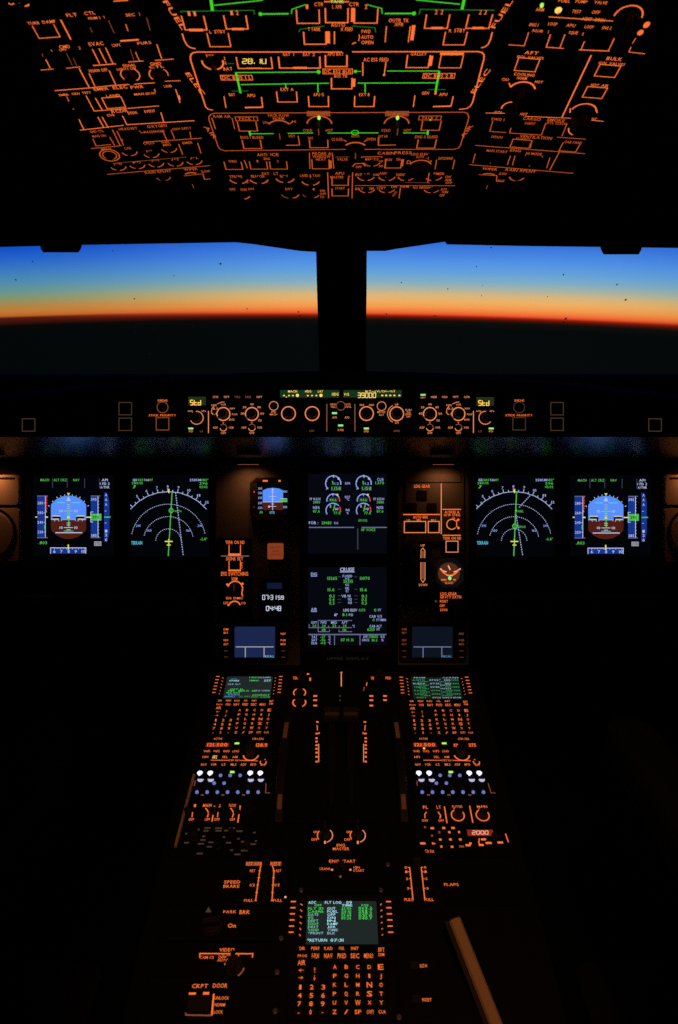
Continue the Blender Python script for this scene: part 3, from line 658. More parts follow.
p.l(250.5, 133.4, 273.7, 133.3, k='green', w=1.6); p.t(278.5, 115, 'PACK FLOW', 2.8, 21); p.t(278.5, 118.2, 'NORM', 2.6, 11); p.arc(279.6, 128, 12, 32, 148, w=1.9); p.l(267, 122, 270, 123.6, w=1.4); p.l(289.5, 123.6, 293, 121, w=1.2); p.t(264.8, 122, 'LO', 2.4, 3.6); p.t(294, 121.2, 'HI', 2.4, 3.6)
p.knob(280, 130, 8.5, .013, grip=True, ang=90, pointer='amberd')
p.l(287.8, 133, 313, 132.6, k='green', w=1.6); p.t(292, 135.7, 'HOT', 2.6, 6); p.l(286, 144.9, 299.6, 144.9, w=1.5); p.l(299.6, 145, 298.2, 135.4, w=1.2); p.button(291, 140.5, 12, 6.5)
for x, s in ((318.5, 'COCKPIT'), (397, 'CABIN')):
    p.bar(x, 113.3, 21, 3.2, k='amberd'); p.t(x, 113.3, s, 3, 19); p.box(x, 113.3, 22.4, 4.4, btn=False, lw=.8); p.arc(x+1-(1.6 if x > 350 else 0), 124, 12.4, 5, 175, w=1.7); p.disc(x+.5, 117, 1.6, 1.6, 'lime'); p.knob(x+.2, 125.5, 9, .013, grip=True, ang=90, pointer='amberd')
    p.t(x-11, 130, 'COLD', 2.6, 9); p.t(x+10.6, 130, 'HOT', 2.6, 7)
p.l(327.6, 132.7, 378.5, 132.5, k='green', w=1.6); p.arc(355, 132.2, 3.5, 0, 360, k='green', w=1.2)
p.t(310.6, 137.7, 'HOT', 2.4, 5); p.u(318.8, 143.4, 18.2, 8, lw=1.4)
p.t(355.2, 135.8, 'AUTO', 2.4, 8); p.t(337, 139, 'CLOSE', 2.6, 11); p.t(371, 138.8, 'OPEN', 2.6, 9); p.arc(355.2, 150, 12.5, 40, 140, w=2.4); p.l(343.5, 139.6, 346.5, 141.2, w=1.4); p.l(364, 141.2, 367, 139.6, w=1.4); p.knob(355.4, 150.5, 8.5, .012, grip=True, ang=90, pointer='amberd')
p.t(383, 136, 'HOT AIR', 2.4, 9); p.l(378.5, 136.9, 378.5, 144.9, 395.8, 144.6, w=1.5); p.button(387, 140.4, 13, 6)
p.l(403, 132.6, 428.5, 132.6, k='green', w=1.6)
p.done()
# --- lower centre: anti ice, lights, apu, pressure
p = op(OV, 'anti_ice_panel', 'overhead anti ice panel at the lower left of the centre column, marked ANTI ICE', 265, 160, (221, 152, 313.5, 170)); p.lit = 'amber2'
p.t(262, 154.4, 'ANTI', 2.8, 10); p.t(274.5, 154.2, 'ICE', 2.8, 8); p.t(266.8, 158.4, 'ENG', 2.3, 6); p.t(232.4, 161, 'WING', 2.3, 8)
p.u(233.5, 165.3, 17, 7.6, lw=1.2); p.l(244.2, 159.6, 247.4, 167.9, w=1.1); p.u(258.6, 165, 17, 7.6, lw=1.1); p.u(278.5, 165, 17, 7.6, lw=1.1); p.t(257.5, 160.8, '1', 2, 1.5); p.t(277.7, 160.8, '2', 2, 1.5)
p.done()
p = op(OV, 'exterior_light_panel', 'overhead exterior light switch panel below the anti ice panel, marked EXT LT', 268, 183, (225, 170.8, 328, 199)); p.lit = 'amber2'
p.t(265.5, 173.4, 'EXT', 2.6, 7); p.t(276, 173.2, 'LT', 2.6, 4.5); p.t(235.8, 176.3, 'STROBE', 2.6, 12); p.t(257.5, 176, 'BEACON', 2.6, 13); p.t(284, 176, 'NAV', 2.8, 8)
for x, y in ((238.4, 181), (258.6, 181), (284.8, 180)):
    p.arc(x, y-3, 9.3, 195, 255, w=1.8); p.arc(x, y-3, 9.3, 285, 345, w=1.8); p.toggle(x, y-3.2, .013)
p.t(247.5, 181.5, 'AUTO', 2.2, 2.8, rot=80); p.t(232.4, 189, 'OFF', 2.1, 6); p.t(243.5, 189.3, 'ON', 2.4, 6); p.t(251, 188.7, 'AUTO', 2, 6); p.t(289, 188.8, 'RWY', 2.4, 7)
p.arc(241, 194, 9, 285, 335, w=1.7); p.toggle(240, 192, .012); p.arc(290, 193, 9, 195, 255, w=1.2, k='amberd'); p.arc(290, 193, 9, 285, 345, w=1.5); p.toggle(290, 190.6, .012)
p.t(310, 175.2, 'LAND & TAXI', 2.5, 20); p.t(311.5, 177.6, 'L', 2.2, 3)
p.arc(310.5, 180, 8.8, 195, 255, w=1.7); p.arc(310.5, 180, 8.8, 285, 345, w=1.7); p.toggle(310.5, 179, .013); p.arc(311, 193, 8.5, 195, 230, w=1, k='amberd'); p.arc(311, 193, 8.5, 290, 335, w=1.3); p.toggle(311, 190, .012); p.t(313.6, 189, '1', 2.2, 1.5)
p.t(322.4, 190.4, 'ON', 2.2, 5); p.t(323, 193.5, 'OFF', 2.2, 6); p.t(322, 196.7, 'TO', 2.2, 4); p.l(327.6, 172, 328.6, 198, w=1.2)
p.done()
p = op(OV, 'probe_heat_panel', 'small overhead panel with a bracketed box, between the anti ice and cabin pressure panels', 322, 161, (309.3, 152, 334.6, 170.4)); p.lit = 'amber2'
p.t(321.7, 153.2, 'PROBE &', 2.6, 19); p.t(321.5, 156.2, 'WINDOW', 2.6, 18); p.t(321, 159, 'HEAT', 2.2, 10); p.l(309.4, 152.4, 309.9, 168.5, w=1); p.l(332.2, 152.4, 333.8, 168.2, w=1.1); p.box(320.6, 163.8, 17, 9.4, sides='LBR', lw=1.2); p.bar(330.5, 164.2, 2.6, 8)
p.done()
p = op(OV, 'cabin_pressure_panel', 'overhead cabin pressure panel with a dark round knob, marked CABIN PRESS', 395, 160, (334, 152, 456, 170.4)); p.lit = 'amber2'
p.t(386, 152.8, 'CABIN', 2.7, 17); p.t(403, 152.4, 'PRESS', 2.8, 17); p.l(335.6, 156.8, 349.3, 156.6, w=.8, k='amberd'); p.t(342.4, 159, 'VALVE', 2.4, 10); p.button(342, 163, 9, 5)
p.l(361.4, 157.6, 362, 156.6, 381.4, 156.4, 382, 157.4, w=1.1); p.t(371.9, 158.9, 'MAN V/S', 2.4, 13); p.arc(372, 160.8, 8.6, 200, 340, w=1.2); p.toggle(372, 160.5, .012); p.t(381, 161, 'UP', 2.2, 4); p.t(381, 165.8, 'DN', 2.2, 4); p.l(352.4, 166.4, 355, 163.5, 363, 163, 365.4, 166, w=1.3); p.t(358.6, 166.6, 'OFF', 2.2, 6)
p.t(388.6, 159.3, 'MODE', 2.2, 7); p.t(398.8, 159, 'SEL', 2.2, 5); p.box(393.3, 163.6, 16, 8.2, sides='LBR', lw=1.3); p.l(385.4, 159.3, 385.4, 167.8, w=1.1); p.bar(402.2, 162.4, 2.6, 7); p.t(408.8, 161.8, 'D', 3.6, 4); p.t(419.8, 153.8, 'LDG ELEV', 2.4, 17)
p.arc(420, 166.8, 11.5, 25, 155, w=1.6); p.knob(420, 166.4, 9.5, .018, grip=False); p.t(420, 156.7, 'AUTO', 2, 8); p.t(430.2, 161, '14', 2, 3); p.t(427.5, 157.8, '-2', 2, 3)
p.t(445.6, 158, 'DITCHING', 2.6, 14); p.l(436.6, 159.4, 435, 169, w=1); p.l(454.6, 159.4, 452.6, 168.8, w=1); p.l(438, 158.6, 453.6, 158.4, w=.6, k='amberd'); p.button(445, 163.5, 14, 6)
p.done()
p = op(OV, 'auxiliary_power_panel', 'overhead auxiliary power panel with two boxes between two upright lines, marked APU', 340, 184, (328.8, 170.8, 352, 199)); p.lit = 'amber2'
p.t(339.6, 173, 'APU', 2.7, 9); p.t(337, 176.8, 'MASTER', 2.4, 13); p.t(349, 176.4, 'W', 2.2, 2.5); p.l(352.6, 172, 352, 198, w=1.1); p.u(340.2, 181.3, 16.3, 7.4, lw=1.3); p.t(340, 187.9, 'START', 2.4, 9.5); p.u(340.2, 192, 16.3, 7.2, lw=1.3)
p.done()
p = op(OV, 'cabin_sign_panel', 'overhead interior light and sign switch panel to the right of the auxiliary power panel', 400, 184, (352.4, 170.8, 452, 199)); p.lit = 'amber2'
p.t(362.3, 174.4, 'INT LT', 2.7, 14); p.t(376.3, 174.4, 'DOME', 2.2, 6); p.t(383, 173, 'ANN', 2.4, 7); p.t(387, 176, 'LT', 2.2, 3); p.t(400.6, 174.4, 'SIGNS', 2.5, 9)
for x, y in ((366, 178), (387, 178), (406.5, 178), (434, 178)):
    p.arc(x, y-2.6, 8.5, 195, 258, w=1.4); p.arc(x, y-2.6, 8.5, 282, 345, w=1.4); p.toggle(x, y-3, .012)
p.l(355, 185.2, 455, 185.4, w=.9); p.t(359.3, 188.5, 'BRT', 2.3, 8); p.t(371, 188.2, 'DIM', 2.3, 5); p.t(381.4, 187.6, 'STBY', 2.5, 9); p.t(394, 186.4, 'ON', 2.4, 6); p.t(404.3, 186.2, 'ARM', 2.4, 9); p.t(422.8, 187.2, 'NO SMOKING', 2.3, 19)
for x, y in ((367, 191), (387, 191)):
    p.arc(x, y-3, 8, 195, 258, w=1.3); p.arc(x, y-3, 8, 282, 345, w=1.3); p.toggle(x, y-3, .012)
p.t(394.6, 193.6, 'AUTO', 2.4, 5, rot=70); p.l(400.4, 187.6, 399, 198, w=1); p.t(439, 173.4, 'EMER', 2.4, 11); p.t(448, 176.5, 'ON', 2.2, 5.5); p.t(448, 179.6, 'ARM', 2.2, 6); p.t(448.8, 182.4, 'OFF', 2.2, 6.5); p.l(429.2, 172.5, 427.6, 182.8, w=1.1)
p.arc(432, 188, 8, 200, 335, w=1.2); p.toggle(432, 188, .012); p.t(443.7, 189, 'AUTO', 2.2, 6); p.t(445, 191.8, 'NORM', 2.2, 6); p.t(442, 195, 'OFF', 2.2, 5); p.l(405, 182, 430, 182.6, w=.7, k='amberd')
p.done()

# ================================================================== OVERHEAD PANEL, right column
p = op(OVR, 'thrust_reference_panel', 'overhead panel in the top right corner with a green and a yellow dot', 580, 22, (506, -12, 652, 52))
p.t(564.5, .4, 'FUEL', 3, 12); p.t(581.5, 1.1, 'PUMP', 3, 12); p.t(601, 2, 'VALVE', 3, 13); p.disc(541.9, 4.5, 1.8, 1.8, 'lime'); p.t(540, 9.2, 'ARM', 3.2, 8); p.disc(558.4, 9.8, 3.6, 3.4, 'yellow'); p.t(558, 13, 'T', 3)
p.t(576.7, 11.1, 'TEST', 3.2, 9); p.t(596, 11.8, 'OFF', 3.2, 8); p.l(548.7, 16.4, 613, 20.6, w=1.2); p.t(587, 18.5, 'AGENT', 3.2, 10); p.t(600, 19.5, 'DISCH', 3.2, 10)
for x, y, s in ((534, 24.3, 'ENG 1'), (552.8, 23.5, 'LOOP'), (571, 25, 'APU'), (589.3, 26.4, 'LOOP'), (607, 27.5, 'ENG 2')): p.t(x, y, s, 3, 9)
p.t(537.7, 30.4, 'SQUIB', 2.4, 11); p.t(548.3, 31.4, '1', 2.6); p.t(573.5, 32.2, 'SQUIB', 3, 9); p.t(583, 33.5, '2', 2.6)
p.l(508.5, 44.3, 524.3, 45.4, 528.6, 32, w=1); p.l(550.6, 34, 546.2, 46.8, 563.8, 48, w=1.2); p.l(559.8, 47.6, 565, 34, w=1.1); p.l(579, 49.4, 609.5, 50.7, w=1.4); p.l(581, 49.3, 584.4, 41, w=1.1); p.l(608.3, 50.6, 614.4, 37.7, w=1.1); p.l(644.8, 53.4, 629, 51.6, 631, 46.5, w=1); p.l(632.4, 43, 635.8, 37.7, w=.9)
p.button(537, 39, 15, 8); p.button(575, 40.5, 16, 8); p.button(599, 43, 16, 8)
p.arc(627.8, 16.5, 14.3, 0, 180, w=1.9); p.knob(627.8, 19, 13, .020, grip=True, ang=100); p.disc(646.6, 24.4, 3.2, 3.4, 'amber'); p.disc(640.4, 32.2, 3, 3, 'amber')
p.done()
p = op(OVR, 'cargo_air_panel', 'overhead cargo air panel right of the electrical panel, with a wide knob', 540, 82, (486, 52.5, 576, 115))
p.t(531.6, 52.4, 'AFT', 3.2, 14); p.t(530.4, 57, 'ISOL VALVES', 2.4, 27); p.box(527, 64.5, 21.5, 13); p.t(524.3, 74.2, 'COOLING', 2.8, 21); p.t(522, 77.8, 'NORM', 2.8, 10); p.t(505.5, 79, 'COLD', 2.6, 7); p.t(539, 81.6, 'HOT', 2.6, 8)
p.arc(521.5, 91, 13.5, 20, 160, w=2.2); p.l(509, 82.5, 510.4, 86, w=1.5); p.knob(520.5, 93, 12, .022, grip=True, ang=95, mat='black'); p.arc(511, 108, 9.5, 95, 190, w=1.7); p.l(485.6, 112.6, 505, 113, w=1); p.t(498, 112, 'AUTO', 2.4, 8); p.knob(513, 109, 6.5, .010)
p.l(591.3, 54.8, 562, 116.8, w=1.8); p.t(523.8, 113.8, 'HOT', 2.6, 7); p.l(525, 116, 571, 117.8, w=1)
p.done()
p = op(OVR, 'cargo_heat_panel', 'overhead panel at the far right, right of the long slanted line', 596, 92, (580, 55, 642, 121))
p.t(614.4, 58.4, 'BULK', 3.2, 16); p.t(612, 63.2, 'ISOL VALVES', 2.4, 27); p.box(607.5, 70.6, 21.5, 12); p.t(595, 84.7, 'HOT', 2.6, 8); p.t(605, 85.3, 'AIR', 2.6, 7); p.box(594.8, 92.2, 20.5, 11)
p.arc(583, 112, 13, 15, 165, w=1.8); p.arc(578, 127, 9, 190, 350, w=1.5, ry=8); p.knob(581.5, 116, 10.5, .026, mat='black'); p.t(593, 118.6, 'HEAT', 2.6, 7); p.l(590, 119.6, 603.6, 121, w=1)
p.l(570.4, 108, 570, 112.5, w=1.5); p.l(596, 108, 597.2, 112.5, w=1.5)
p.done()
p = op(OVR, 'cargo_smoke_panel', 'overhead cargo smoke panel below the cargo air panel, marked CARGO SMOKE', 530, 126, (481, 116, 575, 135)); p.lit = 'amber2'
p.t(532, 118.5, 'CARGO', 3, 18); p.t(556, 119.8, 'SMOKE', 3, 18); p.t(530, 123, 'AGENT', 2.4, 11); p.t(498, 119, 'FWD 1', 2.6, 13); p.l(492.9, 120.2, 489.8, 131, 506, 132.2, w=1); p.t(497, 136.6, 'DISCH', 2.2, 11)
p.l(511, 127.5, 509.6, 132.7, 541.4, 134.7, 546, 122.6, w=1.1); p.t(557, 122.8, 'BTL DISCH', 2.4, 20); p.l(567, 123.4, 562, 135.8, w=1); p.l(557, 136.8, 585.8, 138.8, w=.9); p.button(499, 126, 10, 7); p.button(524, 128.5, 20, 6); p.button(552.5, 129.6, 13, 7)
p.done()
p = op(OVR, 'ventilation_panel', 'overhead ventilation panel below the cargo smoke panel, marked VENTILATION', 530, 145, (474, 136, 575, 150)); p.lit = 'amber2'
p.t(536, 136.9, 'VENTILATION', 2.8, 33); p.t(523, 138.6, 'EXTRACT', 2, 14); p.box(521, 143.4, 19.5, 8); p.l(531.6, 141, 530.4, 147.8, w=1); p.t(573, 142, 'CAB FANS', 2.4, 18); p.box(569.5, 147, 17.5, 8.5, sides='LBR'); p.l(475.3, 145, 584.8, 153.3, w=1)
p.done()
p = op(OVR, 'engine_mode_panel', 'overhead engine mode panel near the bottom of the right column, two open dark boxes', 515, 158, (471, 150.8, 565, 167)); p.lit = 'amber2'
p.t(497, 150.8, 'MAN START', 2.4, 21); p.t(515.6, 150.2, 'ENG', 2.4, 11); p.t(534, 153.4, 'N1 MODE', 2.4, 16); p.l(475.3, 153.3, 472.8, 162.6, w=1); p.l(510.4, 155.4, 507.3, 164.7, w=1); p.l(515, 155.4, 512.4, 165, w=1); p.l(550, 157.4, 546.6, 167.8, w=1, k='amber'); p.l(559.6, 151.2, 549.7, 169.8, w=1.2); p.l(526, 154, 525.4, 155.6, w=.9); p.l(542.6, 155.4, 542, 157, w=.9)
p.t(487, 158.5, '1', 1.6, 1); p.t(490.4, 162.6, '2', 1.6, 1); p.t(529.5, 165.5, '2', 1.6, 1); p.l(469.5, 164.3, 573.4, 173, w=1); p.button(491.5, 158.5, 26, 7); p.button(530, 161, 26, 7)
p.done()
p = op(OVR, 'wiper_panel', 'right overhead rain repellent and wiper panel, below the engine mode panel', 505, 177, (466, 168, 548, 190)); p.lit = 'amber2'
p.t(489.8, 168.6, 'WIPER', 2.5, 15); p.t(520.8, 170.3, 'RAIN RPLNT', 2.5, 31); p.arc(487.3, 179, 10, 55, 125, w=1.8); p.l(478.8, 174.2, 497, 175.4, w=.9); p.knob(487, 180.5, 6.5, .014, grip=True, ang=90, pointer='amberd'); p.l(497, 175, 496.4, 181, 504, 181.2, w=1); p.t(503, 173.4, 'SLOW', 2.2, 8); p.t(501, 180.4, 'FAST', 2, 7); p.arc(517.2, 176, 7.7, 195, 345, w=1.5); p.knob(517.2, 176, 5, .005)
p.done()

# ================================================================== GLARESHIELD PANELS
def efis(nm, label, X, mirror):
    """X: pixel shift from the left panel's own places; mirror swaps window and selector sides"""
    c = 342 if not mirror else 342
    p = Panel(FCU, nm, label, 'control panel', 229 if not mirror else 454, 414, 'instrument selector panels on the glareshield', h=.0004)
    p.platepx(*((185, 386, 268, 435.5) if not mirror else (417, 386, 497, 435.5)), mat='black')
    if not mirror: kx, rx, wx, bx, vx = 223.4, 251.9, 197, 196.7, 208.5
    else: kx, rx, wx, bx, vx = 458.4, 429.9, 485.2, 485.3, 473.4
    wy = 401 if not mirror else 401.4
    p.bar(wx, wy, 17.6, 8.6, 'lcdo'); p.seg(wx-1.4, wy+1.6, 'Std', 4.8, 11.5, 'yellow', 1.0)
    p.t(wx-6.6, 411, 'inHg', 1.6, 5, k='fcu'); p.t(wx+6.8, 411, 'hPa', 1.6, 4.5, k='fcu')
    p.arc(bx, 417.8, 6.5, 205, 455, k='fcu', w=1.1) if not mirror else p.arc(bx, 417.8, 6.5, 85, 325, k='fcu', w=1.1)
    p.knob(bx, 417.8, 5, .014)
    gx, ox = (191, 201.5) if not mirror else (491, 480)
    p.bar(gx, 428.6, 5, 1.7, 'dgreen'); p.t(gx, 431.3, 'FD', 1.8, 4, k='fcu'); p.t(ox, 431.2, 'LS', 1.8, 3, k='fcud'); p.button(gx, 427, 6.5, 6, .002); p.button(ox, 427, 6.5, 6, .002)
    p.l(vx, 411, vx, 433, k='fcu', w=1.2)
    if not mirror: fl = [(215.6, 'CSTR'), (226.5, 'WPT'), (237.4, 'VOR.D'), (248.2, 'NDB'), (259.2, 'ARPT')]
    else:
        fl = [(433.9, 'NDB'), (444.7, 'VOR.D'), (455.6, 'WPT'), (466.8, 'CSTR')]
        p.bar(422.9, 395, 5, 1.6, 'dgreen'); p.t(422.9, 397.6, 'ARPT', 1.6, 5, k='fcu'); p.button(422.9, 393.3, 7, 6, .002)
    for x, s in fl: p.button(x, 393.2, 7, 5, .002); p.t(x, 397, s, 2, 5.6, k='fcud' if x in (237.4, 248.2) else 'fcu')
    p.arc(kx, 414, 6.5, -130, 200, k='fcu', w=1.5); p.arc(kx, 414, 6.5, 200, 230, k='fcud', w=1); p.knob(kx, 414, 5.2, .016)
    for dx, dy, s in ((-9.4, -8.8, 'ROSE'), (0, -9.4, 'VOR'), (9, -5.5, 'NAV'), (11.2, .3, 'PLAN'), (8.4, 5.6, 'ENG'), (-7.8, -5.4, 'ILS'), (-8.4, -.2, 'LS')): p.t(kx+dx, 414+dy, s, 1.8, 5.2, k='fcu')
    p.l(kx-12, 413.6, kx-11.6, 409, kx-9, 405.5, k='fcu', w=.9); p.l(kx-6, 404, kx-2, 402.2, kx+1, 402, k='fcu', w=.8)
    p.arc(rx, 414, 6.5, -130, 200, k='fcu', w=1.5); p.arc(rx, 414, 6.5, 200, 230, k='fcud', w=1); p.knob(rx, 414, 5.2, .016)
    for dx, dy, s in ((-7.4, -6.8, '20'), (0, -9.7, '40'), (7.2, -6.8, '80'), (10.3, -.4, '160'), (8, 6.4, '320'), (-9.1, -.4, '10')): p.t(rx+dx, 414+dy, s, 2, 3.4, k='fcu')
    for x in (kx, rx):
        p.arc(x, 427.6, 3.4, -20, 140, k='fcud', w=.9); p.arc(x, 427.6, 3.4, 190, 350, k='fcu', w=1.1); p.t(x, 423, 'T', 2, 1.6, k='fcu'); p.t(x-8, 427.6, 'ADF', 2, 5, k='fcu'); p.t(x+7.8, 427.6, 'VOR', 2, 5, k='fcu'); p.t(x, 433, 'OFF', 2, 5, k='fcu'); p.toggle(x, 427.4, .012)
    p.done()
efis('instrument_selector_panel', 'left glareshield selector panel with its Std window at its left end', 0, False)
efis('instrument_selector_panel', 'right glareshield selector panel with its Std window at its right end', 0, True)
p = Panel(FCU, 'autopilot_panel', 'autopilot control panel at the middle of the glareshield, with green display windows reading 39000', 'control panel', 342, 412, h=.0004)
p.platepx(268.5, 386, 416, 435.5, mat='black')
p.bar(309.7, 393.8, 59.4, 7.6, 'lcdg'); p.bar(372.6, 393.8, 58.4, 7.6, 'lcdg')
p.t(292.5, 391.4, 'MACH', 2.2, 9, k='yellow'); p.t(308.2, 391.4, 'HDG', 2.2, 6, k='yellow'); p.t(320.4, 391.4, 'LAT', 2.2, 5, k='yellow')
for x in (284, 289, 293, 307.8, 312, 316.4): p.bar(x, 395.6, 1.6, 1.2, 'yellow')
p.bar(286.4, 397, 1, 1, 'yellow'); p.disc(297.4, 395.4, 1.6, 1.6, 'yellow'); p.disc(321, 395.4, 1.6, 1.6, 'yellow')
p.t(335.2, 394.2, 'HDG', 2.8, 6.5, k='yellow'); p.t(346.4, 394.4, 'V/S', 2.8, 5, k='yellow'); p.seg(366.8, 395.3, '39000', 4.7, 19, 'yellow', .85)
p.t(379.9, 391.3, 'ALT\u2014LVL/CH\u2014V/S', 1.9, 30, k='yellow')
for x in (382.3, 386.2, 390.3, 394.4, 399.4): p.bar(x, 395.5, 1.9, 1.3, 'yellow')
for x, y, r, s1, s2, w1, w2 in ((273.7, 405.9, 4.4, 'SPD', 'MACH', 4.5, 7), (381.6, 406.2, 4.4, 'METRIC', 'ALT', 8, 5)):
    p.arc(x, y, r, k='fcu', w=.9); p.button(x, y, 5, 5, .003); p.t(x-.2, y+5.9, s1, 1.8, w1, k='fcu'); p.t(x-.2, y+8.5, s2, 1.8, w2, k='fcu')
for x in (288.5, 312.2, 366.5): p.arc(x, 413.6, 6.9, k='fcu', w=1.5); p.knob(x, 413.6, 5.6, .017)
p.arc(396.7, 413.8, 6.9, k='fcu', w=1.5); p.knob(396.7, 413.8, 5.6, .017); p.arc(396.7, 413.8, 9.2, 115, 245, k='fcu', w=1)
p.t(311.8, 430.8, 'LOC', 2, 4.6, k='fcud'); p.button(311.8, 426.5, 8, 5, .002); p.l(326.8, 404, 326.8, 431.6, k='fcud', w=1.2); p.l(354.9, 404, 354.9, 431.6, k='fcud', w=1.2)
p.arc(340.7, 405.9, 4.4, k='fcud', w=.9); p.button(340.7, 405.9, 5, 5, .003)
p.t(333, 404.4, 'HDG', 1.8, 5.4, k='fcu'); p.t(333, 407, 'TRK', 1.8, 5, k='fcu'); p.t(348, 404.4, 'V/S', 1.8, 5, k='fcu'); p.t(348.4, 407, 'FPA', 1.8, 5.4, k='fcu')
for x, y, s, ty, k in ((334.5, 413.2, 'AP1', 417.5, 'fcu'), (340.6, 425.5, 'A/THR', 430, 'fcu'), (366.3, 428.5, 'EXPED', 431.3, 'fcu')):
    p.button(x, y-2, 7, 5.5, .002); p.bar(x, y, 5, 1.7, 'dgreen'); p.t(x, ty, s, 2, 6 if x > 340 and x < 350 else 4.6, k=k)
p.t(347, 417.5, 'AP2', 2, 4.6, k='fcu'); p.button(347, 412.5, 7, 5.5, .002)
p.t(361.9, 405, '100', 1.9, 4, k='fcu'); p.t(371.5, 405, '1000', 1.9, 5, k='fcu'); p.t(396.7, 404.6, 'UP', 2, 3.4, k='fcu'); p.t(396.8, 422.6, 'DN', 2, 3.6, k='fcu')
for y, s in ((410, 'PUSH'), (412.4, 'TO'), (414.2, 'LEVEL'), (416.6, 'OFF')): p.t(408.4, y, s, 1.8, 6 if len(s) > 3 else 4, k='fcu')
p.t(396.7, 431, 'APPR', 2, 6.4, k='fcud'); p.button(396.7, 426.8, 9, 5, .002)
p.done()
for nm, lab, cx, sg, dk in (('warning_panel', 'left glareshield warning panel with outlined square and round light keys', 141, 1, 'amberd'), ('warning_panel', 'right glareshield warning panel with outlined square and round light keys', 541, -1, 'faint')):
    p = Panel(FCU, nm, lab, 'warning panel', cx, 416, 'warning panels on the glareshield', h=.0004)
    p.platepx(cx-30, 394, cx+34 if sg > 0 else cx+30, 433.5, mat='black') if sg > 0 else p.platepx(cx-34, 394, cx+30, 433.5, mat='black')
    a, b = (162.6, 125.3) if sg > 0 else (519.1, 557)
    p.t(a, 400.5, 'SIDE', 1.9, 10); p.arc(a, 407.3, 5.5, k=dk, w=.9); p.knob(a, 407.3, 4.6, .004, 'round_key'); p.t(a-.2, 415.3, 'STICK PRIORITY', 2, 27)
    for x, y, k in ((a, 423.8, dk), (b, 408.7, 'faint'), (b, 424.3, 'faint')):
        p.box(x, y, 12.6, 12.4, k=k, lw=1, btn=False); p.button(x, y, 10, 10, .002, 'square_key')
    p.done()
for lab, x in (('single outlined square key towards the left end of the glareshield', 28.7), ('single outlined square key towards the right end of the glareshield', 655)):
    p = Panel(FCU, 'chronograph_key', lab, 'key', x, 425, 'single keys on the glareshield ends', h=.0004)
    p.plate(x, 425, 17, 16, 'black'); p.box(x, 425, 12.6, 12.4, k='faint', lw=1, btn=False); p.button(x, 425, 10, 10, .002, 'square_key'); p.done()

# ================================================================== MAIN PANEL SCREENS
def display(name, label, x0, y0, x1, y1, group, mat='s_main', b=7):
    p = Panel(MIP, name, label, 'screen', (x0+x1)/2, (y0+y1)/2, group, h=.0006)
    q = p.rectuv((x0+x1)/2, (y0+y1)/2, x1-x0+2*b, y1-y0+2*b); inn = p.rectuv((x0+x1)/2, (y0+y1)/2, x1-x0+1, y1-y0+1)
    su, _ = p.sc(x0, y0); o = chamfer(q, .006); i_ = chamfer(inn, .003)
    mb = MB()
    r = lambda pts, h, k=0: [MIP.pt(a, c, h) for a, c in pts][::-1]
    mb.loft([r(o, -.0035), r(o, .004), r(chamfer(p.rectuv((x0+x1)/2, (y0+y1)/2, x1-x0+2*b-1.5, y1-y0+2*b-1.5), .006), .0055), r(i_, .0045), r(i_, -.0035)], False, False)
    mb.build('bezel', M['black'], p.root, p.org)
    p.screen(x0, y0, x1, y1, mat, .0006); return p
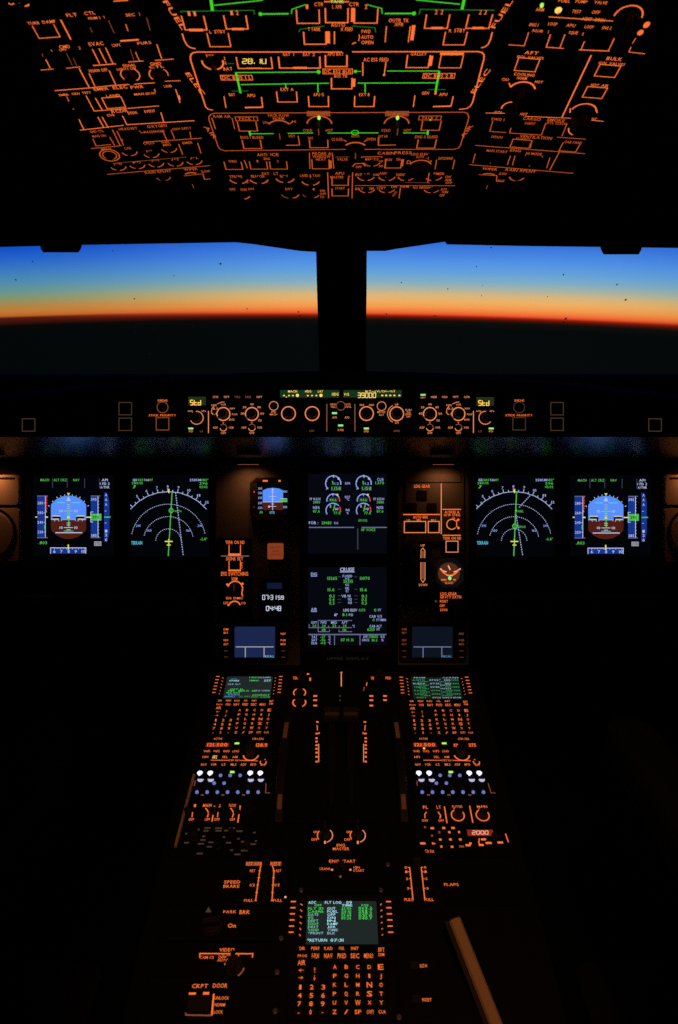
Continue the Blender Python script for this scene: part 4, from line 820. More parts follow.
def pfd(dx, dy, label):
    p = display('primary_flight_display', label, 33+dx, 475+dy, 114+dx, 556+dy, 'primary flight displays')
    X = lambda x: x+dx
    Y = lambda y: y+dy
    T = lambda x, y, s, h, w, k: p.t(X(x), Y(y), s, h, w, k=k)
    Lk = lambda k, w, *c: p.l(*[v+(dx if i % 2 == 0 else dy) for i, v in enumerate(c)], k=k, w=w)
    T(45, 480, 'MACH', 2.4, 8.5, 'sgreen'); T(56.6, 480, 'ALT', 2.4, 5.6, 'sgreen'); T(63.8, 480, 'CRZ', 2.4, 6, 'sgreen'); T(76.4, 480, 'NAV', 2.4, 6, 'sgreen')
    T(105, 480, 'AP1', 2.4, 6, 'white'); T(105, 483.7, '1 FD 2', 2.5, 9.5, 'white'); T(105, 487.2, 'A/THR', 2.4, 9, 'white')
    for x in (52.7, 67.5, 84.8, 99.6): Lk('greyd', .9, x, 478.5, x, 488)
    p.bar(X(41.4), Y(517), 8, 42, 'tape'); Lk('white', .9, 45.6, 496, 45.6, 537.7); Lk('greyl', .8, 37.4, 496, 48, 496); Lk('greyl', .8, 37.4, 537.7, 48, 537.7)
    for i in range(5): p.bar(X(46.4), Y(497.4+i*2.7), 1.7, 1.7, 'red')
    for i, s in enumerate(('280', '260', '240', '220')): T(40.6, 503+i*9.65, s, 2.6, 5.6, 'white'); Lk('white', .8, 44.2, 503+i*9.65, 45.6, 503+i*9.65)
    Lk('syellow', 1.3, 35.6, 517, 37.4, 517); Lk('syellow', 1.5, 45.6, 517.1, 48.2, 517.1); Lk('sgreen', 1.3, 45, 525, 45, 529); Lk('white', .7, 46, 510, 46.8, 512)
    T(43, 542.7, '.803', 2.8, 8.4, 'sgreen')
    cx, cyy, r = 68.7, 517.2, 21.6
    c = p.uv(X(cx), Y(cyy)); su, sw = p.sc(X(cx), Y(cyy))
    def clip(sg, y0):
        pts = []
        hx = 17.6; ya = y0-cyy
        n = 20
        for i in range(n+1):
            t = math.pi*i/n
            x = r*math.cos(t); y = -sg*r*math.sin(t)
            x = max(-hx, min(hx, x)); pts.append((x, y))
        pts = [(x, (min(y, ya) if sg > 0 else max(y, ya))) for x, y in pts]
        pts = [(hx, ya)] + pts + [(-hx, ya)]
        out = []
        for q in pts:
            if not out or math.hypot(q[0]-out[-1][0], q[1]-out[-1][1]) > .05: out.append(q)
        return [(c[0]+x*su, c[1]-y*sw) for x, y in out]
    top = clip(1, 519.6); p.poly('sky', top)
    bot = clip(-1, 519.6); p.poly('earth', bot[::-1])
    for a in (30, 45, 60, 70, 80, 90, 100, 110, 120, 135, 150):
        a0 = R(a); r2 = 1.6 if a % 30 == 0 else 1
        Lk('white', 1, cx+21.9*math.cos(a0), cyy-21.9*math.sin(a0), cx+(21.9+r2)*math.cos(a0), cyy-(21.9+r2)*math.sin(a0))
    p.poly('syellow', [p.uv(X(cx+a), Y(494.6+b)) for a, b in ((-1.5, -1.6), (0, 1), (1.5, -1.6))]); p.poly('white', [p.uv(X(cx+a), Y(498+b)) for a, b in ((-2.3, 3), (2.3, 3), (0, -1.4))])
    Lk('cyan', 1, 57.5, 502.6, 65.5, 502.6); Lk('cyan', 1, 71.5, 502.6, 80.5, 502.6)
    for y, hw in ((504.6, 1.6), (506.6, 1.6), (508.6, 1.6), (511, 4.5), (513.3, 1.6), (515.2, 1.6), (523, 1.8), (525, 1.8), (527.6, 4.5), (529.8, 2)): Lk('bluew' if y < 519 else 'white', .9, cx-hw, y, cx+hw, y)
    Lk('greyb', 1, 51.2, 519.6, 86.2, 519.6)
    for y in (511, 527.6): T(61.4, y, '10', 2.4, 3.2, 'white'); T(76.2, y, '10', 2.4, 3.2, 'white')
    for s in (-1, 1):
        Lk('dark', 2.4, cx+s*8.4, 517.5, cx+s*16, 517.5); Lk('dark', 2, cx+s*8.4, 516.8, cx+s*8.4, 520.4)
        Lk('syellow', .8, cx+s*8, 516, cx+s*16.4, 516); Lk('syellow', .6, cx+s*9.6, 519, cx+s*16.2, 519)
        Lk('white', .8, cx+s*10, 519.6, cx+s*9.4, 521.4); Lk('white', .8, cx+s*14, 519.6, cx+s*13.6, 521.2); Lk('white', .8, cx+s*7, 519.6, cx+s*7, 521)
    p.bar(X(cx), Y(517.5), 2.4, 2.2, 'syellow'); Lk('sgreen', 1.3, cx+.3, 506, cx+.3, 528); Lk('sgreen', 1, 64, 531, 73.4, 531); Lk('cyan', .7, 63, 523.8, 63, 524); Lk('white', 1.3, 55.6, 532.7, 82.5, 532.7)
    p.bar(X(94.3), Y(517), 6.8, 42, 'tape'); Lk('white', .9, 98.2, 496, 98.2, 537.7); Lk('greyl', .8, 91, 496, 100.6, 496); Lk('greyl', .8, 91, 537.7, 100.6, 537.7)
    for i in range(13): Lk('white', .7, 98.2, 498+i*3.2, 99.2, 498+i*3.2)
    T(94, 499.4, '395', 2.6, 5.6, 'white'); T(94, 535.4, '385', 2.6, 5.6, 'white')
    p.bar(X(96.6), Y(517.1), 10, 6.8, 'sgreen'); T(96, 517.2, '390', 3, 6.2, 'dark'); Lk('white', .9, 93.4, 512, 91, 512, 91, 522, 93.4, 522); Lk('syellow', 1.4, 86.6, 517.2, 91, 517.2)
    p.poly('tape', [p.uv(X(a), Y(b)) for a, b in ((104.2, 492.6), (104.2, 541.6), (107.4, 541.6), (109.6, 532), (109.6, 502), (107.4, 492.6))])
    for y, s in ((495, 'A'), (499.6, 'A'), (504.4, 'A'), (531, '1'), (535, '2'), (539.6, '6')): T(106.3, y, s, 2.6, 2.2, 'white')
    Lk('white', .8, 105, 511, 106.6, 511); Lk('white', .8, 105, 523, 106.6, 523); Lk('sgreen', 1.4, 104.4, 517.1, 110.8, 517.1)
    p.bar(X(97.9), Y(543.6), 7.2, 4.4, 'greyb'); T(97.9, 543.6, 'STD', 2.6, 5.6, 'dark')
    p.bar(X(68.4), Y(550.6), 35, 5.8, 'tape'); Lk('white', 1, 50.8, 553.6, 50.8, 547.8, 86, 547.8, 86, 553.6)
    for i in range(11): Lk('white', .7, 54.6+i*3, 547.8, 54.6+i*3, 549.4 if i % 2 == 0 else 548.8)
    for x, s in ((54.6, '6'), (61.7, '7'), (68.9, '8'), (76, '9'), (83.6, '10')): T(x, 551.4, s, 2.8, 2.2 if len(s) == 1 else 3.6, 'white')
    Lk('syellow', 1.5, 68.5, 544.6, 68.5, 549.6)
    p.done()
pfd(0, 0, 'left primary flight display, blue and brown attitude sphere, at the far left of the screens')
pfd(537, .3, 'right primary flight display, blue and brown attitude sphere, at the far right of the screens')
def nd(kind, label):
    d = (0, 0) if kind == 0 else (345.4, 0)
    p = display('navigation_display', label, 131+d[0], 475, 209+d[0], 556.5, 'navigation displays')
    X = lambda x: x+d[0]
    cx, cyy = (168.6, 541.6)
    T = lambda x, y, s, h, w, k: p.t(X(x), y, s, h, w, k=k)
    def Lk(k, w, *c): p.l(*[v+(d[0] if i % 2 == 0 else 0) for i, v in enumerate(c)], k=k, w=w)
    T(135, 480, 'GS', 2.3, 4, 'white'); T(140.6, 480, '503', 2.3, 5.4, 'sgreen'); T(146.6, 480, 'TAS', 2.1, 4.6, 'white'); T(151, 480, '497', 2.3, 4, 'sgreen')
    T(137.4, 483.1, '280/15', 2.2, 11, 'sgreen'); Lk('sgreen', 1.1, 133.4, 488.4, 135.8, 485.6); Lk('sgreen', 1, 134, 485.8, 135.8, 485.6)
    T(195.4, 480, '250KM', 2.3, 11, 'bluew'); T(204.8, 480, '082\u00b0', 2.3, 7, 'sgreen'); T(203.6, 483.4, '296', 2.3, 8, 'sgreen'); T(203.6, 486.9, '05:02', 2.3, 8, 'sgreen')
    def arc(r, a0, a1, k, w, dash=None):
        if not dash: p.arc(X(cx), cyy, r, a0, a1, k, w); return
        n = int(math.radians(a1-a0)*r/dash)
        for i in range(n):
            t = a0+(a1-a0)*(i+.5)/n; dt = math.degrees(.52*dash/r)/2
            q = [(cx+r*math.cos(R(t+s*dt)), cyy-r*math.sin(R(t+s*dt))) for s in (-1, 1)]
            Lk(k, w, *q[0], *q[1])
    arc(50, 40.5, 139.5, 'white', .75)
    arc(37.4, 12, 169, 'white', .7, 2.0); arc(25, 11, 167, 'white', .7, 2.0); arc(12.8, 2, 178, 'white', .7, 2.0)
    nums = ('4', '5', '6', '7', '8', '9', '10', '11', '12')
    for i in range(17):
        a = 136-i*5.65; r1 = 53.4 if i % 2 == 0 else 51.8
        Lk('bluew', .9, cx+50*math.cos(R(a)), cyy-50*math.sin(R(a)), cx+r1*math.cos(R(a)), cyy-r1*math.sin(R(a)))
        if i % 2 == 0: T(cx+55.2*math.cos(R(a)), cyy-55.2*math.sin(R(a)), nums[i//2], 2.3, 1.8 if i < 12 else 3.1, 'bluew')
    for x, y, s in ((138.4, 525.7, '240'), (200, 525.7, '240'), (149.4, 530.5, '160'), (188.8, 530.5, '160')): T(x, y, s, 2.2, 4.4, 'blue')
    if kind == 0:
        Lk('sgreen', 1.1, 172.3, 491.8, 168.4, 556); pts = [(175.7, 492.4), (183.4, 556)]
        p.arc(X(171.3), 510.5, 2, k='sgreen', w=1.1); T(178, 511.2, 'WPT4', 2, 7, 'sgreen')
    else:
        Lk('sgreen', 1.2, 171, 491.8, 168.2, 556); pts = [(170.6, 515), (177.2, 556)]
        q = [(184.4, 495.7), (173, 508)]
        for i in range(8):
            a, b = i/8, (i+.6)/8
            Lk('bluew', 1, q[0][0]+(q[1][0]-q[0][0])*a, q[0][1]+(q[1][1]-q[0][1])*a, q[0][0]+(q[1][0]-q[0][0])*b, q[0][1]+(q[1][1]-q[0][1])*b)
        T(175, 511.2, 'ABEL', 2.2, 6, 'sgreen'); p.disc(X(170.6), 510.6, 1.2, 1.2, 'sgreen'); p.arc(X(169.4), 526.2, 2.2, k='sgreen', w=1.2); T(176.4, 526.8, 'NEXUS', 2.2, 7, 'sgreen')
    n = 26 if kind == 0 else 17
    for i in range(n):
        a, b = i/n, (i+.6)/n
        Lk('bluew', 1, pts[0][0]+(pts[1][0]-pts[0][0])*a, pts[0][1]+(pts[1][1]-pts[0][1])*a, pts[0][0]+(pts[1][0]-pts[0][0])*b, pts[0][1]+(pts[1][1]-pts[0][1])*b)
    Lk('syellow', 1.5, cx+.8-.4, 489, cx+.4, 493); Lk('syellow', 1.3, 165, 541.4, 172.8, 541.4); Lk('syellow', 1.3, 168.9, 539, 168.9, 546); Lk('syellow', 1.2, 167, 545, 170.8, 545)
    T(136.9, 542.8, 'TERRAIN', 3.4, 11, 'cyan'); T(203.8, 539, '-2.8\u00b0', 2.4, 7, 'sgreen')
    p.done()
nd(0, 'left navigation display with curved compass rings, one green waypoint ring on the track')
nd(1, 'right navigation display with curved compass rings and a dashed route bending to the upper right')
# --- engine display
p = display('engine_display', 'upper centre engine display with two columns of three round gauges', 308, 474, 387, 553.5, 'centre displays', 's_eng')
for x in (333.2, 363.6):
    p.arc(x, 483.4, 7.6, -10, 228, 'blue', 1.2); p.arc(x, 483.4, 7.6, -10, 20, 'white', 1.1); p.l(x-.6, 481, x-.2, 484.6, k='sgreen', w=1.2); p.l(x+.3, 475, x+.6, 478, k='sgreen', w=1.1); p.disc(x+5.4, 478.6, 1.1, 1.1, 'white')
    p.t(x+3.4, 483.6, '1.2', 2.2, 4, k='blue'); p.t(x+3, 488.4, '1.158', 3, 9, k='sgreen'); p.box(x+3, 488.4, 9.8, 4, 'greyd', btn=False, lw=.6)
    p.l(x-7, 489.4, x-5.2, 487.6, k='white', w=.8); p.l(x-7.4, 481, x-6.2, 481.4, k='white', w=.8); p.l(x, 475, x, 477.2, k='white', w=.8)
    p.arc(x, 500.4, 6.4, 30, 190, 'blue', 1.2); p.arc(x, 500.4, 6.4, -10, 30, 'red', 1.3); p.disc(x+4.2, 494.8, 1, 1, 'syellow'); p.t(x-.2, 499.8, '466', 2.6, 7, k='sgreen'); p.box(x-.2, 499.8, 8.4, 3.6, 'greyd', btn=False, lw=.6); p.l(x-.4, 493.4, x-.2, 496.2, k='bluew', w=.9)
    p.arc(x, 510.4, 7.2, 40, 212, 'blue', 1.2); p.arc(x, 510.4, 7.2, -12, 30, 'red', 1.2); p.l(x, 511, x+2, 503.5, k='sgreen', w=1.2); p.t(x+3.6, 509, '10', 2.2, 3, k='white'); p.t(x-2.6, 506.4, '5', 2.2, 1.6, k='white'); p.t(x+3.8, 513, '77.8', 2.6, 6.6, k='sgreen')
p.t(347.8, 483.4, 'EPR', 2.2, 5.2, k='blue'); p.t(347.6, 497, 'EGT', 2.2, 5.2, k='bluew'); p.t(347.8, 499.6, '\u00b0C', 2.2, 2.6, k='bluew'); p.t(347.6, 510, 'N1', 2.2, 3.6, k='bluew'); p.t(347.6, 513, '%', 2.2, 2, k='bluew')
p.t(380.2, 479.4, 'CLB', 2.6, 6.4, k='blue'); p.t(379.6, 482.9, '1.370', 2.6, 8.6, k='sgreen')
for x in (315.6, 379.2): p.t(x-.5, 499, 'FF KG/H', 2.4, 10.6, k='bluew'); p.t(x+1, 502.2, '2880', 2.4, 7, k='sgreen'); p.t(x+.8, 507.5, 'N3%', 2.6, 6.6, k='bluew'); p.t(x+.8, 511.2, '87.6', 2.6, 6.6, k='sgreen')
p.t(313.6, 522.8, 'FOB :', 2.8, 9.4, k='bluew'); p.t(326.5, 522.8, '28480', 2.8, 9.8, k='sgreen'); p.t(336.2, 523, 'KG', 2.2, 3.8, k='blue'); p.t(362.8, 520.4, 'APU AVAIL', 2.4, 9, k='sgreen')
p.l(309, 527.4, 354, 527.4, k='greyl', w=1.2); p.l(361.6, 527.4, 386.8, 527.4, k='greyl', w=1.2); p.l(357.7, 528.5, 357.7, 549.4, k='greyd', w=1.4); p.t(368.2, 529.7, 'HF VOICE', 2.6, 14, k='sgreen')
p.done()
# --- system display
p = display('system_display', 'lower centre system display headed CRUISE with green figures', 308, 567, 386.5, 645.5, 'centre displays', 's_eng')
p.t(347.2, 569.4, 'CRUISE', 3.6, 14, k='white'); p.l(340, 571.9, 354.4, 571.9, k='white', w=.9); p.t(314, 574, 'ENG', 3, 6, k='bluew'); p.t(314, 609.3, 'AIR', 3, 6, k='bluew'); p.l(311, 576.2, 317, 576.2, k='bluew', w=.6); p.l(311, 611.5, 317, 611.5, k='bluew', w=.6)
p.t(347.4, 576, 'F.USED', 2.4, 9.4, k='bluew'); p.t(347.2, 578.6, '1+2', 2, 4, k='bluew'); p.t(332.2, 578.2, '13265', 3, 9.6, k='sgreen'); p.t(364.8, 578.2, '13070', 3, 9.6, k='sgreen'); p.t(348.1, 581.2, '26335', 3, 9.4, k='sgreen'); p.t(347.2, 584.6, 'KG', 2.2, 3.4, k='bluew')
p.t(347.2, 588, 'OIL', 2.4, 4, k='bluew'); p.t(347.2, 590.8, 'QT', 2.4, 3, k='bluew'); p.t(331, 589.6, '15.6', 3, 6.6, k='sgreen'); p.t(363.4, 589.6, '15.6', 3, 6.6, k='sgreen')
p.t(346, 596, 'VIB N1', 2.6, 9, k='bluew'); p.t(350, 599.3, 'N2', 2.4, 3.6, k='bluew'); p.t(350, 602.6, 'N3', 2.4, 3.6, k='bluew')
for y, a, b in ((596, '0.1', '0.1'), (599.5, '0.4', '0.5'), (603, '0.3', '0.3')): p.t(331.8, y, a, 2.9, 5, k='sgreen'); p.t(364.1, y, b, 2.9, 5, k='sgreen')
for y in (577, 589.4, 595.8, 599.4, 602.6): p.l(337.8, y, 341, y-.3, k='greyd', w=.8); p.l(354.4, y-.3, 357.4, y, k='greyd', w=.8)
p.t(350.2, 610, 'LDG ELEV', 2.6, 13.6, k='white'); p.t(362, 610, 'AUTO', 2.6, 6.6, k='sgreen'); p.t(375.2, 610, '0', 2.6, 2, k='sgreen'); p.t(379.5, 610, 'FT', 2.4, 3, k='bluew')
p.t(335.8, 614.6, '\u0394P', 2.6, 3.4, k='bluew'); p.t(344.6, 614.6, '8.1', 2.6, 4.6, k='sgreen'); p.t(350.8, 614.7, 'PSI', 2.4, 4, k='bluew'); p.t(375.6, 616.3, 'CAB V/S', 2.5, 12.4, k='bluew'); p.t(373.6, 619.8, '0', 2.4, 1.8, k='sgreen'); p.t(381.2, 619.8, 'FT/MIN', 2.4, 9.4, k='bluew')
p.t(375.6, 626.1, 'CAB ALT', 2.5, 12, k='bluew'); p.t(371, 629.4, '6250', 2.8, 7.4, k='sgreen'); p.t(378.2, 629.4, 'FT', 2.4, 3, k='bluew')
p.l(318.2, 632, 318.2, 620.4, 352, 620.4, k='greyl', w=.8); p.l(309.2, 624, 309.2, 627.5, 352, 627.5, k='greyl', w=.8); p.l(318.2, 631.6, 329.4, 631.6, 329.4, 629.6, k='greyl', w=.8); p.l(339, 629.6, 339, 631.6, 352, 631.6, k='greyl', w=.8); p.l(328.6, 625.4, 328.6, 627.5, k='greyl', w=.8); p.l(339.2, 625.4, 339.2, 627.5, k='greyl', w=.8)
for x, s in ((314, 'CKPT'), (323.6, 'FWD'), (334, 'MID'), (344.6, 'AFT')): p.t(x, 622.4, s, 2.4, 5.8, k='bluew')
for x, s in ((314.4, '24'), (323.8, '24'), (334.2, '23'), (344.6, '24')): p.t(x, 625.6, s, 2.4, 3.6, k='sgreen')
p.t(323.8, 629.7, '18', 2.4, 3.6, k='sgreen'); p.t(344.6, 629.7, '16', 2.4, 3.6, k='sgreen'); p.t(353.6, 626, '\u00b0C', 2.4, 2.6, k='bluew')
p.l(308.6, 634.4, 386.4, 634.4, k='greyl', w=1.3); p.l(334.5, 634.4, 334.5, 645, k='greyl', w=.9); p.l(360, 634.4, 360, 645, k='greyl', w=.9)
for y, a, b in ((636.8, 'TAT', '-27'), (639.9, 'SAT', '-56'), (643, 'ISA', '+1')): p.t(314.4, y, a, 2.5, 5.6, k='bluew'); p.t(322.8, y, b, 2.5, 4.8, k='sgreen'); p.t(329.4, y, '\u00b0C', 2.4, 2.4, k='bluew')
p.t(347, 639.8, '07 H 31', 2.8, 12.4, k='sgreen'); p.t(365.4, 636.5, 'GW', 2.5, 4.4, k='bluew'); p.t(373.4, 636.5, '178000', 2.7, 9, k='sgreen'); p.t(382.6, 636.5, 'KG', 2.4, 3.6, k='bluew'); p.t(365.6, 639.9, 'GWCG', 2.5, 7, k='bluew'); p.t(374.4, 639.9, '36.2', 2.5, 5.8, k='sgreen'); p.t(382.4, 639.9, '%', 2.4, 2, k='bluew')
p.flush(); p.t(348, 658.5, 'UPPER DISPLAY', 2.6, 42, k='ghost'); p.done()
# --- standby instrument
p = Panel(MIP, 'standby_instrument', 'small square standby flight instrument left of the engine display', 'instrument', 270.4, 498.5, h=.0006)
q = chamfer(p.rectuv(270.4, 498.6, 39.5, 42), .011); inn = p.rectuv(272.8, 498.2, 30.5, 32)
mb = MB(); r = lambda pts, h: [MIP.pt(a, c, h) for a, c in pts][::-1]
i_ = [inn[0], inn[0], inn[1], inn[1], inn[2], inn[2], inn[3], inn[3]]
i_ = chamfer(inn, .0015)
mb.loft([r(q, -.0035), r(q, .008), r(chamfer(p.rectuv(270.4, 498.6, 37.5, 40), .011), .010), r(i_, .008), r(i_, -.001)], False, False); mb.build('bezel', M['black'], p.root, p.org)
p.screen(258, 482.7, 287.6, 514, 's_main', .0012)
p.poly('sky', [p.uv(*q) for q in ((262.8, 502), (283.2, 502), (283.2, 490.5), (279, 488.6), (273, 487.8), (267, 488.6), (262.8, 490.5))]); p.bar(273, 506, 20.4, 8, 'earth')
p.l(272.6, 489, 272.6, 510, k='white', w=.9); p.l(262.8, 502, 283, 502, k='white', w=.8)
for y, hw in ((492, 1.6), (496.4, 3.5), (499.2, 1.6), (506.4, 3.5), (504, 1.4)): p.l(272.6-hw, y, 272.6+hw, y, k='white', w=.8)
p.t(269, 506.6, '1', 2, 1.4, k='white'); p.disc(272.6, 489.6, 1, 1, 'white')
for y, s in ((488.5, '300'), (493, '280'), (497.8, '260'), (503, '240'), (507.8, '220')): p.t(260.2, y, s, 2.2, 4, k='bluew')
p.t(285.2, 491.6, '400', 2.2, 4, k='bluew'); p.t(285.2, 507, '380', 2.2, 4, k='bluew'); p.bar(283.4, 500.6, 8, 3, 'sgreen'); p.l(280.4, 498.6, 287, 498.6, k='white', w=.7); p.t(272.2, 512.5, 'STD', 2.2, 5, k='cyan'); p.t(261, 512.2, '.80', 2.2, 3.4, k='sgreen')
p.flush(); p.base = .0085; p.bar(265.7, 481, 5, 1.9, 'amber'); p.bar(280, 481.1, 2.2, 1.8, 'amber'); p.disc(254.3, 492, .9, .9, 'amber'); p.disc(254, 507, .9, .9, 'amberd'); p.bar(265.3, 517.7, 2.8, 1.8, 'amber'); p.knob(286.4, 516, 2.6, .008); p.done()
# --- small items on the left inner board
p = Panel(MIP, 'annunciator_placard', 'dull orange square placard below the standby instrument', 'placard', 275.6, 551.2, h=.0006)
p.solid(chamfer(p.rectuv(275.6, 551.2, 17, 17), .003), -.0035, .003, .001, 'body', 'plac'); p.base = .0031
p.poly('placg', chamfer(p.rectuv(275.6, 551.2, 16, 16), .0025)[::-1])
for y, s, w_ in ((547.4, 'GRVTY', 10), (550.9, 'GEAR', 7), (554.4, 'EXTN ON', 10)): p.t(275.6, y, s, 2.2, w_, k='placd')
p.done()
p = Panel(MIP, 'switching_panel', 'tall panel of outlined keys and two rotary selectors left of the clock', 'control panel', 235, 575, h=.0006)
p.platepx(217, 538, 252, 619, mat='plate', drop=.0038)
p.t(235, 542.3, 'TERR ON ND', 3.2, 19); p.box(234.8, 549.6, 11.4, 9.8, sides='LR', lw=1); p.bar(234.6, 554.7, 12.5, 2.4); p.l(221, 556, 249, 556, k='purple', w=1.3); p.t(234.6, 558.7, 'SIGNS SET', 3.2, 17)
p.box(234.8, 565.6, 11.4, 9.8, sides='LR', lw=1); p.bar(234.6, 570.4, 12.5, 1.6); p.t(241.5, 565.5, 'ON', 2.2, 6, rot=90); p.t(234.6, 573.7, 'EFIS SWITCHING', 3.8, 27); p.button(234.8, 549.4, 8.6, 7.4, .002); p.button(234.8, 565.2, 8.6, 7, .002)
p.t(234.6, 578.8, 'NORM', 3.4, 5.6); p.arc(235.2, 588.6, 7.4, -15, 165, w=1.4); p.l(242.4, 590, 241.8, 594, 243, 596.2, w=1.3); p.disc(227.4, 584.5, 1.2, 1.2, 'amber'); p.disc(242.6, 583.6, 1.1, 1.1, 'amber'); p.knob(235, 588.8, 5.8, .014, grip=True, ang=92, pointer='faint')
p.t(234.6, 598.1, 'EIS DMC', 2.2, 16.5); p.t(225.8, 602.9, 'CAPT', 2.4, 5); p.t(243.6, 603, 'F/O', 2.2, 4); p.arc(234.6, 607.6, 6.4, 25, 155, w=1.5); p.disc(228.4, 605, 1, 1, 'amber'); p.knob(234.6, 608.4, 5.2, .013, grip=True, ang=92)
p.done()
p = Panel(MIP, 'clock', 'dark digital clock with two rows of white digits above the left data screen', 'clock', 273.6, 599, h=.0006)
p.platepx(260, 577, 289, 618, mat='black', drop=.0038); p.bar(274.4, 585.8, 15, 6.2, 'lcdb'); p.seg(269.4, 597.3, '07:31', 4.3, 14.5, 'digits', .8); p.seg(280.8, 597.6, '59', 3.4, 6.4, 'digits', .8); p.seg(273.6, 608.4, '04:48', 4.4, 15.4, 'digits', .9); p.button(264, 586, 4, 4); p.knob(286, 604, 2.2, .006); p.done()
for dx, lab, sm, kk, tk, side in ((0, 'left small blue-grey data screen between the clock and the keypads', 's_box', 'greyb', 'cyan', 0), (177.6, 'right small dimmer data screen below the landing gear gauge', 's_boxd', 'greyl', 'ccyan', 1)):
    p = Panel(MIP, 'data_screen', lab, 'screen', 254.8+dx, 642, 'small data screens', h=.0006)
    q = chamfer(p.rectuv(254.8+dx, 642, 66, 39), .004); inn = chamfer(p.rectuv(254.8+dx, 642, 41.4, 31.6), .001)
    mb = MB(); mb.loft([r(q, -.0035), r(q, .004), r(chamfer(p.rectuv(254.8+dx, 642, 64.5, 37.5), .004), .0052), r(inn, .0045), r(inn, -.0035)], False, False); mb.build('bezel', M['black'], p.root, p.org)
    p.screen(234.6+dx, 626.7, 275+dx, 657.3, sm, .0006)
    p.l(235.8+dx, 646.8, 273.6+dx, 646.8, k=kk, w=1.2); p.l(245.4+dx, 646.8, 245.4+dx, 657.2, k=kk, w=1.2); p.l(264.1+dx, 646.8, 264.1+dx, 657.2, k=kk, w=1.2); p.t(269.6+dx, 656.2, 'RECALL', 2, 9, k=tk)
    p.flush(); p.base = .0052
    for y, s in ((628.8, 'DIM'), (632.3, 'BRT'), (639.7, 'PREV'), (643.6, 'NEXT'), (650, '-'), (656, '-')): p.t(226.4+dx, y, s, 1.9, 4.6 if len(s) > 1 else 3.6, k='amber' if y < 649 and not side else 'amberd'); p.button(223+dx, y, 1.5, 2.4)
    for y, s in ((633.3, 'PRINT'), (639.7, 'PGE'), (643.6, 'MSG'), (650, '-'), (656.2, '-')): p.t(283.4+dx, y, s, 1.9, 5 if len(s) > 1 else 3.6, k='amber' if y < 649 and not side else 'amberd')
    p.done()
# --- landing gear group
p = Panel(MIP, 'landing_gear_panel', 'brown landing gear indicator panel with three dark squares, marked LDG GEAR', 'panel', 434, 510, h=.0006)
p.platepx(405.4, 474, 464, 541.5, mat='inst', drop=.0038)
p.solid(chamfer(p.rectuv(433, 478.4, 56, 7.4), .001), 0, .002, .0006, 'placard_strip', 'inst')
p.t(422, 486.2, 'LDG GEAR', 3, 16)
for x, y in ((422, 495), (411.8, 507.6), (431.8, 507.6)): p.solid(chamfer(p.rectuv(x, y, 9.8, 9.4), .001), -.001, .0024, .0007, 'gear_indicator', 'black')
p.disc(424.2, 490.6, .8, .8, 'amberd'); p.l(441.2, 483.4, 441.2, 534, k='fcu', w=1.3); p.l(403.2, 514.5, 440, 514.5, k='amber', w=1.2); p.t(420.5, 517.1, 'AUTO BRK', 2.8, 15)
for x, s, w_ in ((408.4, 'LO', 3), (418.8, 'MED', 4), (433.6, 'MAX', 5)): p.t(x, 520.1, s, 2, w_)
p.box(415, 527, 21.4, 11.2, k='fcu', btn=False); p.box(433.7, 527, 11, 11.2, k='fcu', btn=False); p.button(409.7, 527, 8.6, 8.6); p.button(420.2, 527, 8.6, 8.6); p.button(433.7, 527, 8.6, 8.6)
p.l(442.4, 509.4, 460.8, 509.4, w=1.1); p.t(452, 512, 'A/SKID &', 2.6, 14.6); p.t(452, 515, 'N/W STRG', 2.5, 16); p.arc(451.7, 524.3, 5, 40, 320, k='fcu', w=1.2); p.t(453.4, 518.4, 'ON', 2.2, 3); p.l(458.6, 519.4, 456.6, 520.4, 456.6, 526.6, 459.4, 528, k='amber', w=1.1); p.disc(458.2, 519.8, 1.2, 1.2, 'amber'); p.disc(458.4, 528, 1.2, 1.2, 'amber'); p.knob(451.7, 524.3, 3.6, .010); p.toggle(451.7, 524.3, .018)
p.l(442.6, 535.3, 460.8, 535.3, w=1.1)
p.done()
p = Panel(MIP, 'terrain_key', 'single outlined terrain key below the landing gear panel, marked TERR ON ND', 'key', 452, 546, h=.0006)
p.platepx(441.5, 542.2, 463, 554.2, mat='plate', drop=.0038); p.t(452, 538.2, 'TERR ON ND', 2.8, 18); p.box(452, 546.6, 12, 11, k='fcu', btn=False); p.button(452, 546.6, 9.4, 8.6, .002); p.done()
p = Panel(MIP, 'gear_lever', 'landing gear lever in a dark slot beside an UP and DOWN arrow scale', 'lever', 418, 568, h=.0006)
p.platepx(402.5, 543, 431.5, 606, mat='plate', drop=.0038)
p.t(422.8, 545.4, 'UP', 2.2, 4.2, k='fcu'); p.l(420.8, 558, 420.8, 550.5, 422.8, 548, 424.8, 550.5, 424.8, 558, k='fcu', w=1); p.bar(422.8, 554.4, 2.6, 7, 'fcud'); p.l(420.8, 562.2, 420.8, 579.2, 423, 582.4, 425, 579.2, 425, 562.2, k='fcu', w=1); p.bar(422.9, 570.6, 2.6, 17, 'fcud'); p.t(423, 584.8, 'DOWN', 2.4, 8.2, k='fcu')
sl_ = p.solid(chamfer(p.rectuv(412.5, 572, 6, 46), .001), -.001, .001, .0004, 'slot', 'black')
mb = MB()
for (x, y, h0, rr) in ((412.5, 551, 0, .006),):
    c = p.uv(x, y)
    ringz = lambda q, h: [MIP.pt(c[0]+q*.7*math.cos(2*math.pi*j/12), c[1]+q*math.sin(2*math.pi*j/12), h) for j in range(12)]
    mb.loft([ringz(.005, .0005), ringz(.0045, .045)])
mb.build('stem', M['black'], p.root, p.org)
mb = MB(); c = p.uv(412.5, 551)      # wheel-shaped grip
